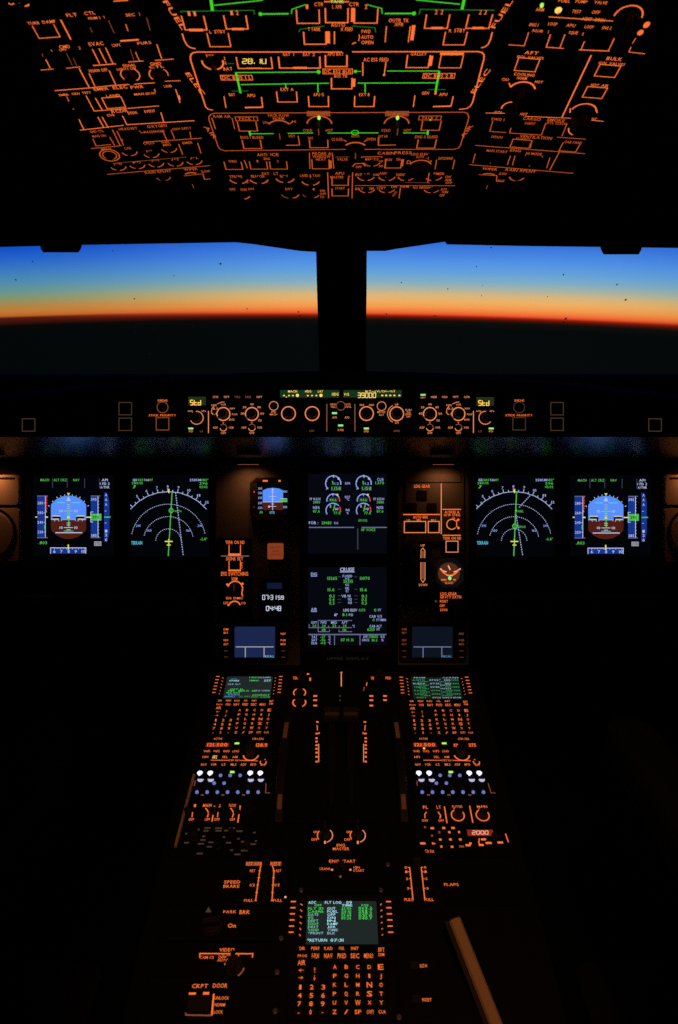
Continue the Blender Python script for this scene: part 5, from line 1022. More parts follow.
prof = [(-.009, .0), (-.009, .013), (-.006, .0165), (.006, .0165), (.009, .013), (.009, 0)]
rows = []
for j in range(20):
    a = 2*math.pi*j/20; rows.append([MIP.pt(c[0]+x, c[1]+q*math.sin(a), .054+q*math.cos(a)) for x, q in prof])
n_ = len(prof)
for j in range(20):
    k_ = (j+1) % 20
    for i in range(n_-1): mb.add([rows[j][i], rows[j][i+1], rows[k_][i+1], rows[k_][i]], [(0, 1, 2, 3)])
mb.build('wheel_grip', M['knob'], p.root, p.org)
p.done()
p = Panel(MIP, 'brake_gauge', 'octagonal brake pressure gauge with a round brown dial right of the gear lever', 'gauge', 449.4, 573.4, h=.0006)
q = chamfer(p.rectuv(449.4, 573.6, 30.5, 31), .016); n = 24
circ = lambda rad, h: [MIP.pt(p.uv(449.4, 573.4)[0]+rad*math.cos(-2*math.pi*j/8-math.pi*5/8), p.uv(449.4, 573.4)[1]+rad*math.sin(-2*math.pi*j/8-math.pi*5/8), h) for j in range(8)]
p.solid(q, -.0035, .006, .002, 'bezel', 'inst')
p.base = .0062
c = p.uv(449.4, 573.4); su, sw = p.sc(449.4, 573.4)
p.poly('dark', chamfer(p.rectuv(449.4, 573.6, 27, 27.5), .014)[::-1], .0061)
p.disc(448.4, 573.2, 11, 11, 'dial')
p.base = .0070
p.l(441.5, 569.4, 439.6, 568.4, 442, 570.6, 446, 571.6, k='pink', w=1.5); p.l(458.4, 569.4, 460, 568.2, 457, 570.6, 453, 571.6, k='pink', w=1.5); p.arc(449.4, 566, 9, 200, 260, 'amber', 1.6); p.arc(449.4, 566, 9, 280, 340, 'amber', 1.6); p.arc(449, 568, 7, 215, 325, 'orangel', 1.3); p.disc(449.2, 577.8, 1.6, 2, 'dgreen'); p.l(440.6, 579.4, 446, 579.4, k='orangel', w=1.6); p.l(452.6, 579.4, 455, 579.4, k='orangel', w=1.6); p.l(447.6, 565.2, 449.6, 569.6, k='pink', w=1.6); p.t(448.6, 582.6, 'BRAKES', 2, 8, k='orangel'); p.l(446, 575, 452, 575.4, k='dgreen', w=1)
p.done()
p = Panel(MIP, 'gravity_extension_panel', 'gravity gear extension switch panel below the brake gauge, marked LDG GEAR GRVTY EXTN', 'control panel', 446, 602, h=.0006)
p.platepx(432.5, 591.2, 464, 618, mat='plate', drop=.0038); p.t(448.4, 593.7, 'LDG GEAR', 2.8, 16.4); p.t(450.6, 596.9, 'GRVTY EXTN', 2.9, 21); p.t(443.9, 601.2, 'RESET', 2.4, 8); p.t(442.2, 605.7, 'OFF', 2.4, 5); p.t(443.7, 609.8, 'DOWN', 2.5, 7); p.disc(436, 601.2, 1.3, 1.3, 'faint'); p.toggle(436.3, 606, .018); p.done()

# ================================================================== CENTRE PEDESTAL
uL = PED.uv(207, 668)[0]; uR = PED.uv(477, 668)[0]; wT = PED.uv(342, 664)[1]; wB = PED.uv(342, 1230)[1]
pr = empty('centre_pedestal', PED.pt(0, (wT+wB)/2)); tag(pr, 'long black centre pedestal running aft between the seats and carrying the keypads', 'pedestal')
top = chamfer([(uL, wT), (uR, wT), (uR, wB), (uL, wB)], .012)
mb = MB(); t1 = [PED.pt(a, b, -.003) for a, b in top][::-1]; t0 = [PED.pt(a, b, -.012) for a, b in [( (x-(uL+uR)/2)*1.015+(uL+uR)/2, y) for x, y in top]][::-1]
bt = [V((q.x*.94, q.y, .002)) for q in t0]
mb.loft([bt, t0, t1]); mb.build('body', M['plate'], pr, pr.location)
ep = Panel(PED, 'x', 'x', 'x', 180, 815); bpy.data.objects.remove(ep.root)
a = PED.uv(194, 776); b = PED.uv(175.5, 848); mb = MB(); hw = .0022
for h, k in ((0, 1),):
    mb.loft([[PED.pt(q[0]+dx, q[1], hh) for dx, hh in ((-hw, -.004), (hw, -.004), (hw, .004), (hw*.4, .006), (-hw*.4, .006), (-hw, .004))] for q in (a, b)])
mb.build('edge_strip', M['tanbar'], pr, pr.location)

def ctl_unit(T, label, kind, x, y, group='keypad display units on the pedestal'):
    p = Panel(PED, 'keypad_display_unit', label, 'keypad', x, y, group, T=None, h=.0006)
    p.T = T
    p.platepx(289.5, 893.5, 394.5, 1020.5, mat='plate', drop=.003)
    q = p.rectuv(342, 922.5, 78, 48); inn = chamfer(p.rectuv(342, 922.5, 72, 44.6), .001)
    mb = MB(); r2 = lambda pts, h: [PED.pt(a, c, h) for a, c in pts][::-1]
    mb.loft([r2(chamfer(q, .003), -.001), r2(chamfer(q, .003), .003), r2(chamfer(p.rectuv(342, 922.5, 76, 46.5), .003), .004), r2(inn, .003), r2(inn, -.001)], False, False); mb.build('bezel', M['black'], p.root, p.org)
    p.screen(306.5, 900.6, 377.3, 944.5, 's_mcdu' if kind != 1 else 's_mcdug', .0006)
    T_ = lambda X, Y, s, h, w_, k: p.t(280+X/5.65, 890+Y/5.65, s, h, w_/5.65, k=k)
    if kind == 2:
        T_(182, 73, 'AOC', 2.6, 42, 'cbright'); T_(300, 73, 'FLT LOG', 2.6, 92, 'cbright'); T_(390, 73, '09', 2.6, 32, 'cbright')
        T_(215, 89, 'OFF', 2, 40, 'cbgreen'); T_(378, 89, 'TIME', 2, 60, 'cbright'); T_(480, 89, 'FOB', 2, 40, 'cbgreen')
        L1 = ['FLT ID', 'CA0916', 'DATE', '05', 'DEPT', 'EDDF', 'DEST', 'VHHH', '*PRINT']; L2 = ['OUT', 'FUEL', 'OFF', 'ON', 'IN', 'RAMP', 'ARR', 'TIME', 'BLK', 'BLK']
        for i, s in enumerate(L1): T_(160+len(s)*7, 107+i*17.4, s, 2.4, len(s)*14.5, 'cbgreen' if i % 2 else ('cbgreen' if i < 2 else 'ccyan') if i not in (2, 4, 6, 8) else 'cwhite')
        for i, s in enumerate(L2[:9]): T_(297 if len(s) > 3 else 290, 107+i*17.4, s, 2.4, 60 if len(s) > 3 else 46, 'cbright' if i < 7 else 'cwhite')
        for i, s in enumerate(('22:05', '22:21', '07:31', '07:44', '09:26')): T_(374, 104+i*14.6, s, 2.3, 54, 'cbgreen'); T_(482, 104+i*14.6, ('069.2', '068.7', '028.5', '031.0', '040.7')[i], 2.3, 76, 'cbgreen')
        T_(210, 286, '*RETURN', 2.8, 112, 'cbright'); T_(322, 286, '07:31', 2.8, 74, 'cbright')
    elif kind == 0:
        T_(375, 77, 'F-PLN', 2.6, 60, 'cbgreen'); T_(470, 77, 'CCA983', 2.4, 110, 'cwhite'); T_(218, 95, 'UTC', 2.2, 50, 'ccyan'); T_(222, 112, '0740Z', 2.6, 84, 'cbright'); T_(390, 110, 'TEMNO', 2.6, 84, 'cbgreen'); T_(505, 104, '390', 2.4, 60, 'cwhite'); T_(500, 116, '.803', 2.2, 60, 'cwhite')
        T_(225, 150, 'CRZ ALT', 2.6, 110, 'cwhite'); T_(255, 205, 'OPT FL', 2.6, 120, 'cbgreen'); T_(300, 222, '386  MAX 411', 2.8, 240, 'cbgreen'); T_(480, 220, 'TO VHHH', 2.6, 120, 'cwhite')
        T_(230, 243, 'BRG /DIST', 2.4, 120, 'cbgreen'); T_(235, 262, '078/1034', 3, 100, 'ccyan'); T_(205, 285, 'PREDICT', 3, 90, 'ccyan'); T_(330, 285, 'TO WPT', 3, 100, 'cgreen'); T_(470, 268, 'ACCURACY', 3, 150, 'cbgreen'); T_(470, 289, 'HIGH  0.06NM', 3, 160, 'cgreen')
    else:
        T_(225, 72, 'FROM', 2.2, 90, 'cwhite'); T_(480, 72, 'CCA983', 2.2, 130, 'cwhite')
        rows = (('AGITO', '0725', '390'), ('BUBDA', '0731', '.803'), ('TEMNO', '0738', '390'), ('KAGAK', '0744', '390'), ('LEGIV', '0752', '390'))
        for i, (a_, b_, c_) in enumerate(rows):
            y = 98+i*38
            T_(215, y, a_, 2.7, 100, 'cgreen' if i != 1 else 'cwhite'); T_(340, y, b_, 2.7, 72, 'cwhite' if i < 3 else 'cgreen'); T_(430, y, '\"  %s' % c_, 2.7, 90, 'cwhite' if i < 2 else 'cgreen'); T_(510, y, '/390', 2.6, 64, 'cgreen')
            T_(250, y+17, 'C08%d' % i, 2, 80, 'cgreen'); T_(425, y+17, 'TRK078', 2, 90, 'cwhite' if i in (1, 2) else 'cgreen')
        T_(215, 290, 'DEST', 2.4, 80, 'cgreen'); T_(340, 290, '0926', 2.4, 70, 'cwhite'); T_(430, 290, 'DIST', 2.4, 80, 'cwhite'); T_(510, 290, 'EFOB', 2.4, 64, 'cwhite')
    p.flush()
    K = lambda X, Y, s, h, w_, k='amber', kw=None, kh=None: (p.button(280+X/5.65, 890+Y/5.65, (kw or 48)/5.65, (kh or 34)/5.65, .002, 'key'), p.t(280+X/5.65, 890+Y/5.65, s, h, w_/5.65, k=k))
    p.h = .0024
    for i in range(6):
        yl = 71+i*34.6
        p.bar(280+(76-i*2.6)/5.65, 890+yl/5.65, 5, 1.3); p.bar(280+(613+i*2.4)/5.65, 890+yl/5.65, 5, 1.3)
        p.l(280+(116-i*1.4)/5.65, 890+(yl+12)/5.65, 280+(127-i*2)/5.65, 890+(yl+21)/5.65, w=1.1); p.l(280+(574+i*1.5)/5.65, 890+(yl+12)/5.65, 280+(564+i*1.5)/5.65, 890+(yl+21)/5.65, w=1.1)
        p.button(280+(96-i*2)/5.65, 890+(yl+2)/5.65, 3.2, 3.6, .002, 'key'); p.button(280+(594+i*2)/5.65, 890+(yl+2)/5.65, 3.2, 3.6, .002, 'key')
    for X, a_, b_, w1, w2 in ((126, 'DIR', 'PROG', 30, 52), (200, 'PERF', 'F-PLN', 46, 38), (273, 'RAD', 'NAV', 46, 46), (349, 'FUEL', 'PRED', 30, 48), (423, 'INIT', 'SEC', 42, 48), (500, None, 'MENU', 0, 50)):
        if a_: p.button(280+X/5.65, 890+335/5.65, 9.5, 5, .002, 'key'); p.t(280+X/5.65, 890+335/5.65, a_, 3.1, w1/5.65)
        p.button(280+X/5.65, 890+377/5.65, 9.5, 6, .002, 'key'); p.t(280+X/5.65, 890+377/5.65, b_, 2.4 if X == 126 else 4.6, w2/5.65)
    K(572, 342, 'BRT', 4, 34, kh=20); K(573, 370, 'DIM', 3, 32, kh=20); K(122, 415, 'AIR', 5, 42); K(120, 458, '\u2190', 3, 28); K(197, 458, '\u2191', 5, 12); K(118, 500, '\u2192', 3, 28); K(195, 502, '\u2193', 5, 12)
    lets = ('ABCDE', 'FGHIJ', 'KLMNO', 'PQRST', 'UVWXY')
    for i, row in enumerate(lets):
        for j, ch in enumerate(row):
            X = 310+j*64.6+(-3+j*2)*i/5; Y = 440+i*50.4
            p.button(280+X/5.65, 890+Y/5.65, 8.4, 6.6, .002, 'key')
            if (i, j) in ((0, 4), (2, 3), (3, 3), (4, 2)): p.t(280+X/5.65, 890+Y/5.65, ch, 5.4, 5.4)
            else: p.t(280+X/5.65, 890+Y/5.65, ch, 3.9, 1.8 if ch in 'IJ' else 3.3)
    for X, s, w_ in ((308, 'Z', 22), (374, '/', 22), (440, 'SP', 36), (511, 'OVFY', 40), (577, 'CLR', 42)): K(X, 694, s, 4.2 if s != 'CLR' else 3, w_)
    for i, row in enumerate(('123', '456', '789', '.0-')):
        for j, ch in enumerate(row): X = 115+j*65-i*3+j*i*.6; K(X, 554+i*47, ch, 4.6 if ch not in '.-' else 2.6, 20 if ch in '23456789' else 12)
    p.done(); return p
u3a, w3t = PED.uv(342, 900.6); w3b = PED.uv(342, 1013)[1]; w3u = PED.uv(377.3, 922)[0]-PED.uv(306.5, 922)[0]
def mk(xc, xa, xb, yt, yb, dxb=0):
    ym = (yt+yt+23)/2; uc = PED.uv(xc, 687.7)[0]; u3 = PED.uv(342, 922.5)[0]
    ku = (PED.uv(xb, 687.7)[0]-PED.uv(xa, 687.7)[0])/w3u; wt = PED.uv(342, yt)[1]; kw = (wt-PED.uv(342, yb)[1])/(w3t-w3b)
    return lambda u, w: (uc+(u-u3)*ku, wt+(w-w3t)*kw)
ctl_unit(mk(248.3, 225, 271.6, 676.3, 733.3), 'left forward keypad display unit on the pedestal, below the left data screen', 0, 247, 705)
ctl_unit(mk(436.2, 412, 460.4, 677, 733.6), 'right forward keypad display unit on the pedestal, below the right data screen', 1, 437, 705)
ctl_unit(None, 'large aft keypad display unit at the bottom centre, screen with bright green figures', 2, 342, 960)

# --- radio and audio panels, left then right
def shift(xa, xb, y):
    d = PED.uv(xb, y)[0]-PED.uv(xa, y)[0]
    return lambda u, w: (u+d, w)
for side, T, lab in ((0, None, 'left radio tuning panel below the left forward keypad'), (1, shift(234.5, 443.6, 750), 'right radio tuning panel below the right forward keypad')):
    p = Panel(PED, 'radio_panel', lab, 'radio panel', 235+side*208, 752, 'radio tuning panels', h=.0006); p.T = T
    p.platepx(200, 736, 271, 767.6)
    p.t(218, 738.9, 'ACTIVE', 1.9, 8.4); p.t(258, 739.1, 'STBY/CRS', 1.9, 11); p.bar(217.4, 744.9, 22.6, 4, 'lcdr'); p.t(217.4, 744.9, '121.500', 3.2, 20, k='amber'); p.bar(237, 744.1, 4.6, 1.5, 'lime'); p.button(237, 743, 7, 4.4)
    if side == 0: p.bar(261.8, 745.2, 12, 3.8, 'lcdr'); p.t(261.6, 745.2, '128.9', 3.2, 11, k='amber')
    else: p.bar(248.4, 745.4, 5, 3.4, 'lcdr'); p.t(248.4, 745.4, '13', 2.8, 4, k='amber'); p.bar(264.8, 745.2, 7.6, 3.6, 'lcdr'); p.t(264.8, 745.2, '275', 3, 7, k='amber')
    for i, s in enumerate(('VHF1', 'VHF2', 'VHF3', 'LOAD')): p.t(206.8+i*9.7, 751.4, s, 2.1, 6.4); p.button(206.4+i*9.7, 754.4, 7, 2.6)
    p.t(205.5, 757.2, 'HF1', 2.1, 5.4); p.t(214.9, 757.2, 'HF2', 3.2, 4.4, k='yellow' if side == 0 else 'amber') if side == 0 else None; p.t(225, 757.2, 'SEL', 2.1, 5.4); p.t(235, 757.2, 'AM', 2.1, 5)
    p.disc(206 if side == 0 else 215.4, 754 if side == 0 else 748.6, 1.1, 1, 'yellow')
    p.arc(251, 754.5, 7.6, 190, 350, w=1.5); p.knob(251, 753.2, 6.2, .016); p.l(210.8, 760.4, 229, 760.5, w=.9); p.t(234.4, 760.5, 'STBY NAV', 1.8, 10.5); p.l(240, 760.6, 257.9, 761.1, w=.9)
    for i, s in enumerate(('NAV', 'VOR', 'LS', 'MLS', 'ADF', 'BFO')): p.t(203.8+i*9.9, 764.7, s, 2.2, 5.6 if s != 'LS' else 3.6); p.button(203.8+i*9.9, 762.6, 6, 1.6)
    p.t(263.2, 765, 'OFF', 2.2, 5); p.arc(263.3, 762, 3, 50, 130, w=1); p.arc(263.2, 762.4, 3, 150, 250, w=1.2); p.arc(263.2, 762.4, 3, 290, 380, w=1.2); p.toggle(263.2, 762.4, .010)
    p.done()
for side, T, lab in ((0, None, 'left audio panel below the left radio panel, rows of bright white and blue lights'), (1, shift(230, 452.3, 784), 'right audio panel below the right radio panel, rows of bright white and blue lights')):
    p = Panel(PED, 'audio_panel', lab, 'audio panel', 230+side*222, 784, 'audio panels', h=.0006); p.T = T
    p.platepx(190, 768.4, 272, 797.6)
    for x in (200, 210.3, 250.3, 260.3):
        p.button(x, 773.4, 7, 4.4, .002, 'call_key'); p.disc(x, 773.6, 2.8, 2.2, 'lamp')
        p.disc(x+.6, 779.6, 3, 2.3, 'lampd', 185, 355); p.knob(x+.5, 778.4, 2.4, .004, 'transmit_key')
    for x, y in ((220.6, 775.8), (230.2, 775.8), (240.2, 775.8), (214.2, 783.6), (224.2, 783.6)): p.disc(x, y, 1.7, 1.3, 'lampb')
    p.bar(232.3, 772.5, 4.2, 1.3, 'lime')
    for i in range(7):
        x = 197+i*10.2; p.disc(x, 792.6, 1.7, 1.4, 'lampb'); p.knob(x, 789.4, 2.7, .008, 'volume_knob')
    for x in (202.4, 222.8, 243.6): p.bar(x, 795.2, 3, 1.2, 'amberd')
    p.l(195.6, 781, 194.2, 786, k='amberd', w=1.1); p.l(266, 783.4, 265.6, 793, 270, 793.2, k='amberd', w=1)
    p.done()
p = Panel(PED, 'lighting_panel', 'lighting control panel below the left audio panel with slanted divider lines', 'control panel', 215, 812, h=.0006)
p.platepx(180, 799, 268, 825.5)
p.t(195, 805.8, 'I', 2.8, 2, k='amber'); p.t(207.4, 805.6, 'MAIN', 3, 8.6); p.t(219.8, 806, '2', 2.8, 2); p.t(232.6, 805.6, 'FLOOD', 2.8, 7)
for x, k_ in ((192, 0), (208, 1), (217.5, 0), (233, 1)):
    if k_: p.l(x-2.4, 808.2, x-.4, 811, x+.8, 813.4, x-.4, 816.4, x-.4, 817.6, w=1.3)
    else: p.l(x+.6, 812.4, x, 817.4, w=1.1)
    p.t(x-.6, 819.6, 'OFF', 2.5, 5.2); p.knob(x-4.5 if not k_ else x+4, 812.5, 3.4, .010)
p.l(214.6, 806, 212, 821.8, w=1.4); p.l(240.3, 805.7, 237.8, 822.8, w=1.4); p.done()
p = Panel(PED, 'radar_panel', 'dark panel with scattered dim legends below the left lighting panel', 'control panel', 215, 841, h=.0006)
p.platepx(171, 826.5, 264, 857)
for x, y, w_ in ((198.7, 829.7, 2), (207.5, 828.2, 6), (218.5, 828.4, 7), (206, 831, 5), (218.6, 831, 6), (226.4, 830.8, 4), (239.4, 831.4, 6), (232, 828.4, 6), (254.4, 832.8, 2.5), (186.2, 833.8, 2), (203.8, 836.6, 3), (224, 837.4, 2.4), (238.4, 839, 2.4), (186.6, 843, 5), (203, 840.2, 5), (201, 844, 6), (211, 842.6, 5), (228.6, 843, 5), (244.4, 842, 7), (251.4, 844.4, 9), (256, 841.2, 2), (209.4, 847, 5), (231.6, 850.4, 3), (244.4, 850.8, 7), (199.6, 853.8, 6), (237.4, 854.6, 6)): p.bar(x, y, w_, 1.5, 'faint')
p.knob(194, 838, 4, .010); p.knob(231.5, 834, 3.6, .010); p.toggle(218, 848, .012); p.knob(247, 847, 4, .010); p.done()
p = Panel(PED, 'lighting_panel', 'lighting control panel below the right audio panel with two round orange rings', 'control panel', 455, 813, h=.0006)
p.platepx(414, 799, 499, 825.5)
p.t(425.4, 807.4, 'FL', 3, 5); p.t(438.7, 807.4, 'LT', 3, 4.4); p.l(426.4, 812.2, 424.8, 814.4, 425, 818.4, w=1.1); p.l(438, 812, 440.6, 815.6, 440, 818.6, w=1.3); p.t(425, 820.8, 'OFF', 2.2, 6); p.t(441, 820.8, 'OFF', 2.2, 5.6); p.knob(430, 814.5, 3.4, .010); p.knob(434.5, 814.5, 3.4, .010)
p.l(444.3, 806.8, 447, 823.4, w=1.3); p.l(469.6, 806, 472.8, 823, w=1.3)
for x, s, w_ in ((457.2, 'FLOOD', 10), (482, 'MAIN', 10)): p.t(x, 806.8, s, 2.4, w_); p.t(x, 809.4, 'PED', 2, 7); p.arc(x+.6, 815.4, 6.4, 40, 400, w=1.3); p.knob(x+.6, 815.4, 5, .012)
p.done()
p = Panel(PED, 'transponder_panel', 'transponder panel below the right lighting panel with a red window reading 2000', 'control panel', 460, 841, h=.0006)
p.platepx(419, 826.5, 513, 857)
p.bar(480.3, 832.8, 26, 6.2, 'lcdr'); p.seg(480.2, 832.8, '2000', 3.4, 17, 'pink', 1)
for i, (x, y, w_, k_) in enumerate(((432.3, 828.4, 3.4, 'amber'), (443.7, 828.2, 3, 'amber'), (453, 828.2, 3.4, 'amber'), (425, 827.4, 2, 'amberd'), (439.3, 832.4, 2, 'amberd'), (449.2, 832.4, 2.2, 'amber'), (459, 832.3, 2, 'amber'), (432, 836, 2, 'amberd'), (440.3, 839.8, 2.4, 'amber'), (450.4, 839.7, 2.6, 'amber'), (460.3, 839.7, 2.6, 'amber'), (422.8, 843.6, 5.4, 'amber'), (433.6, 843.5, 3.2, 'amber'), (441.3, 846.8, 2, 'amber'), (452, 847, 2.6, 'amber'), (461.6, 846.7, 5, 'amberd'), (468, 845.4, 5, 'amber'), (470.4, 843.6, 2.4, 'amber'), (483.4, 839.6, 5, 'amber'), (481.2, 845.2, 5, 'amber'), (488.6, 843.2, 6, 'amber'), (500.2, 842.7, 5.6, 'amber'))): p.bar(x, y, w_, 2, k_); 
for x, y in ((437, 830), (447, 830), (457, 830), (437, 837), (447, 837), (457, 837), (437, 844), (447, 844)): p.button(x-1.5, y+5, 5, 2.6, .002, 'key')
p.l(479.4, 838.6, 478.6, 843, 480.4, 845, w=1.2); p.l(505.4, 834, 508.4, 842.4, w=1.3); p.t(429.5, 851.4, 'TA RA', 3, 9); p.knob(494, 838, 3.4, .010); p.done()

# --- thrust quadrant
p = Panel(PED, 'thrust_quadrant', 'dark thrust lever quadrant in the middle of the pedestal with two upright orange scales', 'quadrant', 341, 740, h=.0006)
p.platepx(291, 669, 392, 822, drop=.003)
p.l(341.3, 672.4, 341.3, 686.6, k='fcu', w=1.4); p.l(340.2, 672.4, 342.6, 672.4, k='fcu', w=1); p.disc(340, 696.2, .9, .8, 'faint'); p.disc(340, 700.4, .9, .8, 'faint')
for cx_, s in ((299.6, 1), (385, -1)):
    if s > 0:
        p.t(296, 678.2, 'TERR', 2.6, 6); p.bar(308, 674.2, 2.4, 1.4, 'amber'); p.bar(310.2, 679.4, 1.6, 3, 'amber'); p.knob(301.5, 677.5, 4, .014)
        for a0, a1 in ((120, 215), (-40, 60)): p.arc(299.6, 692.8, 6, a0, a1, w=1.4)
        for a0, a1 in ((140, 240), (-60, 30)): p.arc(299.3, 702.6, 6.4, a0, a1, w=1.5)
        p.knob(299.6, 692.8, 4.2, .006); p.knob(299.3, 702.4, 4.4, .006)
    else:
        p.t(372.6, 678.4, 'W', 3.2, 3); p.t(388.2, 678.2, 'PED', 2.6, 5.4); p.knob(379.3, 677.5, 4, .014); p.l(367, 682.6, 366.4, 686, w=1); p.l(364.4, 687, 363.6, 691, w=1.1, k='amberd')
for x in (315.2, 371.3):
    for y in (696.2, 700.4, 705.8): p.bar(x, y, 3.8, 1.5)
for y in (696.2, 700.3): p.bar(385, y, 3.6, 1.5)
for x, s in ((317.4, 1), (364.9, -1)):
    p.bar(x, 722.2, 2.4, 1.4); p.l(x-s*.6, 725.4, x, 727.4, x, 730.6, w=1); p.bar(x-s*.4, 733.8, 2.8, 1.4); p.bar(x+s*1.8, 733.2, 1, 1.8)
    for y in (738.4, 741.8, 745.4, 749, 752.8, 757, 761.8): p.bar(x-s*.8, y, 2.2, 1.7)
    p.l(x+s*1.3, 744, x+s*1.3, 762.4, k='fcu', w=1.1)
p.done()
qroot = p.root; qorg = p.org
for xa in (332, 350.5):   # the two levers, standing in their slots
    c = p.uv(xa, 762); su, sw = p.sc(xa, 762)
    s0 = p.solid(chamfer(p.rectuv(xa, 752, 4, 96), .0015), .0001, .0009, .0004, 'slot', 'black')
    mb = MB(); wd2 = .0055
    prof = [(0, 0, .020, .006), (.02, .035, .016, .006), (.035, .065, .014, .006)]
    rings = []
    for dw, h, a_, b_ in prof: rings.append([PED.pt(c[0]+x*b_, c[1]+dw+y*a_, h+.0005) for x, y in ((-1, -1), (1, -1), (1, 1), (-1, 1))])
    mb.loft(rings); lv = mb.build('thrust_lever', M['black'], qroot, qorg)
    mb = MB(); rings = []
    for k_, (dx, r_) in enumerate(((-.015, .010), (-.012, .014), (.012, .014), (.015, .010))):
        rings.append([PED.pt(c[0]+dx, c[1]+.038+r_*math.cos(2*math.pi*j/16), .074+r_*math.sin(2*math.pi*j/16)) for j in range(16)])
    mb.loft(rings); mb.build('lever_grip', M['knob'], lv, qorg)
def project(P):
    q = P-CAM; z = q.dot(FW); return CX+F*q.dot(RT)/z, CY-F*q.dot(UP)/z
for xw, lab in ((283.6, 'left black trim wheel beside the thrust quadrant, dull orange stripes on its rim'), (399.4, 'right black trim wheel beside the thrust quadrant, dull orange stripes on its rim')):
    u0 = PED.uv(xw, 765)[0]; wa, wb = PED.uv(342, 716)[1], PED.uv(342, 822)[1]; wm = (wa+wb)/2; ch = (wa-wb)/2; dd = 2.2*ch; RR = math.hypot(ch, dd); hw = .0082
    org = PED.pt(u0, wm); rt = empty('trim_wheel', org); tag(rt, lab, 'wheel', 'trim wheels')
    am = math.atan2(ch, dd)
    def rim(prof, a0, a1, n):
        out = []
        for i in range(n+1):
            a_ = a0+(a1-a0)*i/n
            out.append([PED.pt(u0+x, wm+(RR+dr)*math.sin(a_), (RR+dr)*math.cos(a_)-dd) for x, dr in prof])
        return out
    mb = MB(); mb.loft(rim([(-hw, -.012), (-hw, -.003), (-hw*.7, 0), (hw*.7, 0), (hw, -.003), (hw, -.012)], -am, am, 28)); mb.build('rim', M['black'], rt, org)
    def ang_for(y):
        return min((abs(project(PED.pt(u0, wm+RR*math.sin(q*am/200), RR*math.cos(q*am/200)-dd))[1]-y), q*am/200) for q in range(-200, 201))[1]
    for y0, y1 in ((722.5, 738), (794.5, 809.5)):
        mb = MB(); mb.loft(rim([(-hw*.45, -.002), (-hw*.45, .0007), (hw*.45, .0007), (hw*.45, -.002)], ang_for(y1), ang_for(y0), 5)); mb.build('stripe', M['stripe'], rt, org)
# --- engine controls
p = Panel(PED, 'engine_start_panel', 'engine master and start panel with two orange rings, marked ENG MASTER and ENG START', 'control panel', 341, 856, h=.0006)
p.platepx(291, 823.5, 392, 892)
for x in (325, 357.8):
    p.arc(x, 835.6, 7.6, -75, 50, k='fcu', w=1.4); p.arc(x, 835.6, 7.6, 140, 215, w=1.2); p.t(x-8.8, 832.2, 'ON', 2.3, 5.2); p.t(x-10.6, 839.8, 'OFF', 2.3, 6.2); p.bar(x, 842.6, 1.8, 3, 'fcu'); p.knob(x, 835.4, 5.2, .010); p.toggle(x, 835.2, .034)
p.t(340.8, 845.4, 'ENG', 2.6, 8.4); p.t(341, 849, 'MASTER', 2.7, 16.4); p.t(334.2, 861.4, 'ENG', 2.9, 10); p.t(348.4, 861.4, 'START', 2.7, 14)
p.t(325, 869, 'CRANK', 2.2, 11); p.t(356.6, 867.6, 'IGN', 2.2, 6); p.t(358.8, 870.8, 'START', 2.4, 10.6); p.disc(332, 870, 1.2, 1.1, 'fcu'); p.disc(350.4, 870, 1.2, 1.1, 'fcu'); p.disc(340.4, 876.8, 1.3, 1.2, 'amberd'); p.knob(340.8, 868, 6.5, .018, grip=True, ang=92)
p.fasten(301, 890, 381, 890, 388, 864.5); p.done()
# --- aft left: speed brake, parking brake, video, door
p = Panel(PED, 'speed_brake_panel', 'speed brake panel with two upright orange scales, marked SPEED BRAKE', 'control panel', 250, 880, h=.0006)
p.platepx(166, 858.5, 288, 905)
for xs, pts, tx in ((254.2, (260.8, 866, 259.8, 871, 255.6, 900.9), (252.6, 252.4, 248.6)), (275.5, (272.5, 866, 274, 871, 272, 900.9), (278.6, 277.2, 277.6))):
    p.bar(xs, 864, 16.6 if xs < 260 else 11.4, 4, 'amberd'); p.t(xs, 864, 'RET ARM' if xs < 260 else 'RET', 3.6, 16 if xs < 260 else 11); p.l(*pts, w=1.2)
    for x, y, s, w_ in ((tx[0], 871, 'RET', 5), (tx[1], 885.2, '1/2', 5), (tx[2], 900.6, 'FULL', 9)): p.t(x, y, s, 2.5, w_)
    x0 = pts[4]; sg = 1 if xs < 260 else -1
    for y in (871, 878, 885.2, 892.6, 900.9): p.l(pts[2]+(x0-pts[2])*(y-871)/30-1.2, y, pts[2]+(x0-pts[2])*(y-871)/30+1.2, y, w=.9)
p.t(232.2, 882.2, 'SPEED', 3, 16); p.t(231.4, 886.4, 'BRAKE', 3, 16); p.disc(285.4, 897.3, 1.1, 1.1, 'pink')
s0 = p.solid(chamfer(p.rectuv(265, 884, 4.6, 36), .001), .0001, .001, .0004, 'slot', 'black')
c = p.uv(267, 870); mb = MB(); mb.loft([[PED.pt(c[0]+x*a_, c[1]+y*b_, h) for x, y in ((-1, -1), (1, -1), (1, 1), (-1, 1))] for a_, b_, h in ((.003, .008, .001), (.003, .006, .012), (.006, .008, .016), (.006, .008, .024), (.003, .005, .027))]); mb.build('lever', M['knob'], p.root, p.org)
p.done()
p = Panel(PED, 'parking_brake_panel', 'parking brake panel below the speed brake panel, marked PARK BRK', 'control panel', 230, 920, h=.0006)
p.platepx(160, 906.5, 286, 941)
p.t(229.8, 912, 'PARK', 2.7, 13); p.t(244.8, 912.3, 'BRK', 3.8, 10.4); p.t(232, 925.8, 'On', 4, 8); p.poly('faint', [p.uv(*q) for q in ((205.4, 912.6), (211.6, 912.6), (208.6, 906.8))]); p.knob(212, 926, 10, .016, grip=True, ang=8); p.fasten(281, 938); p.done()
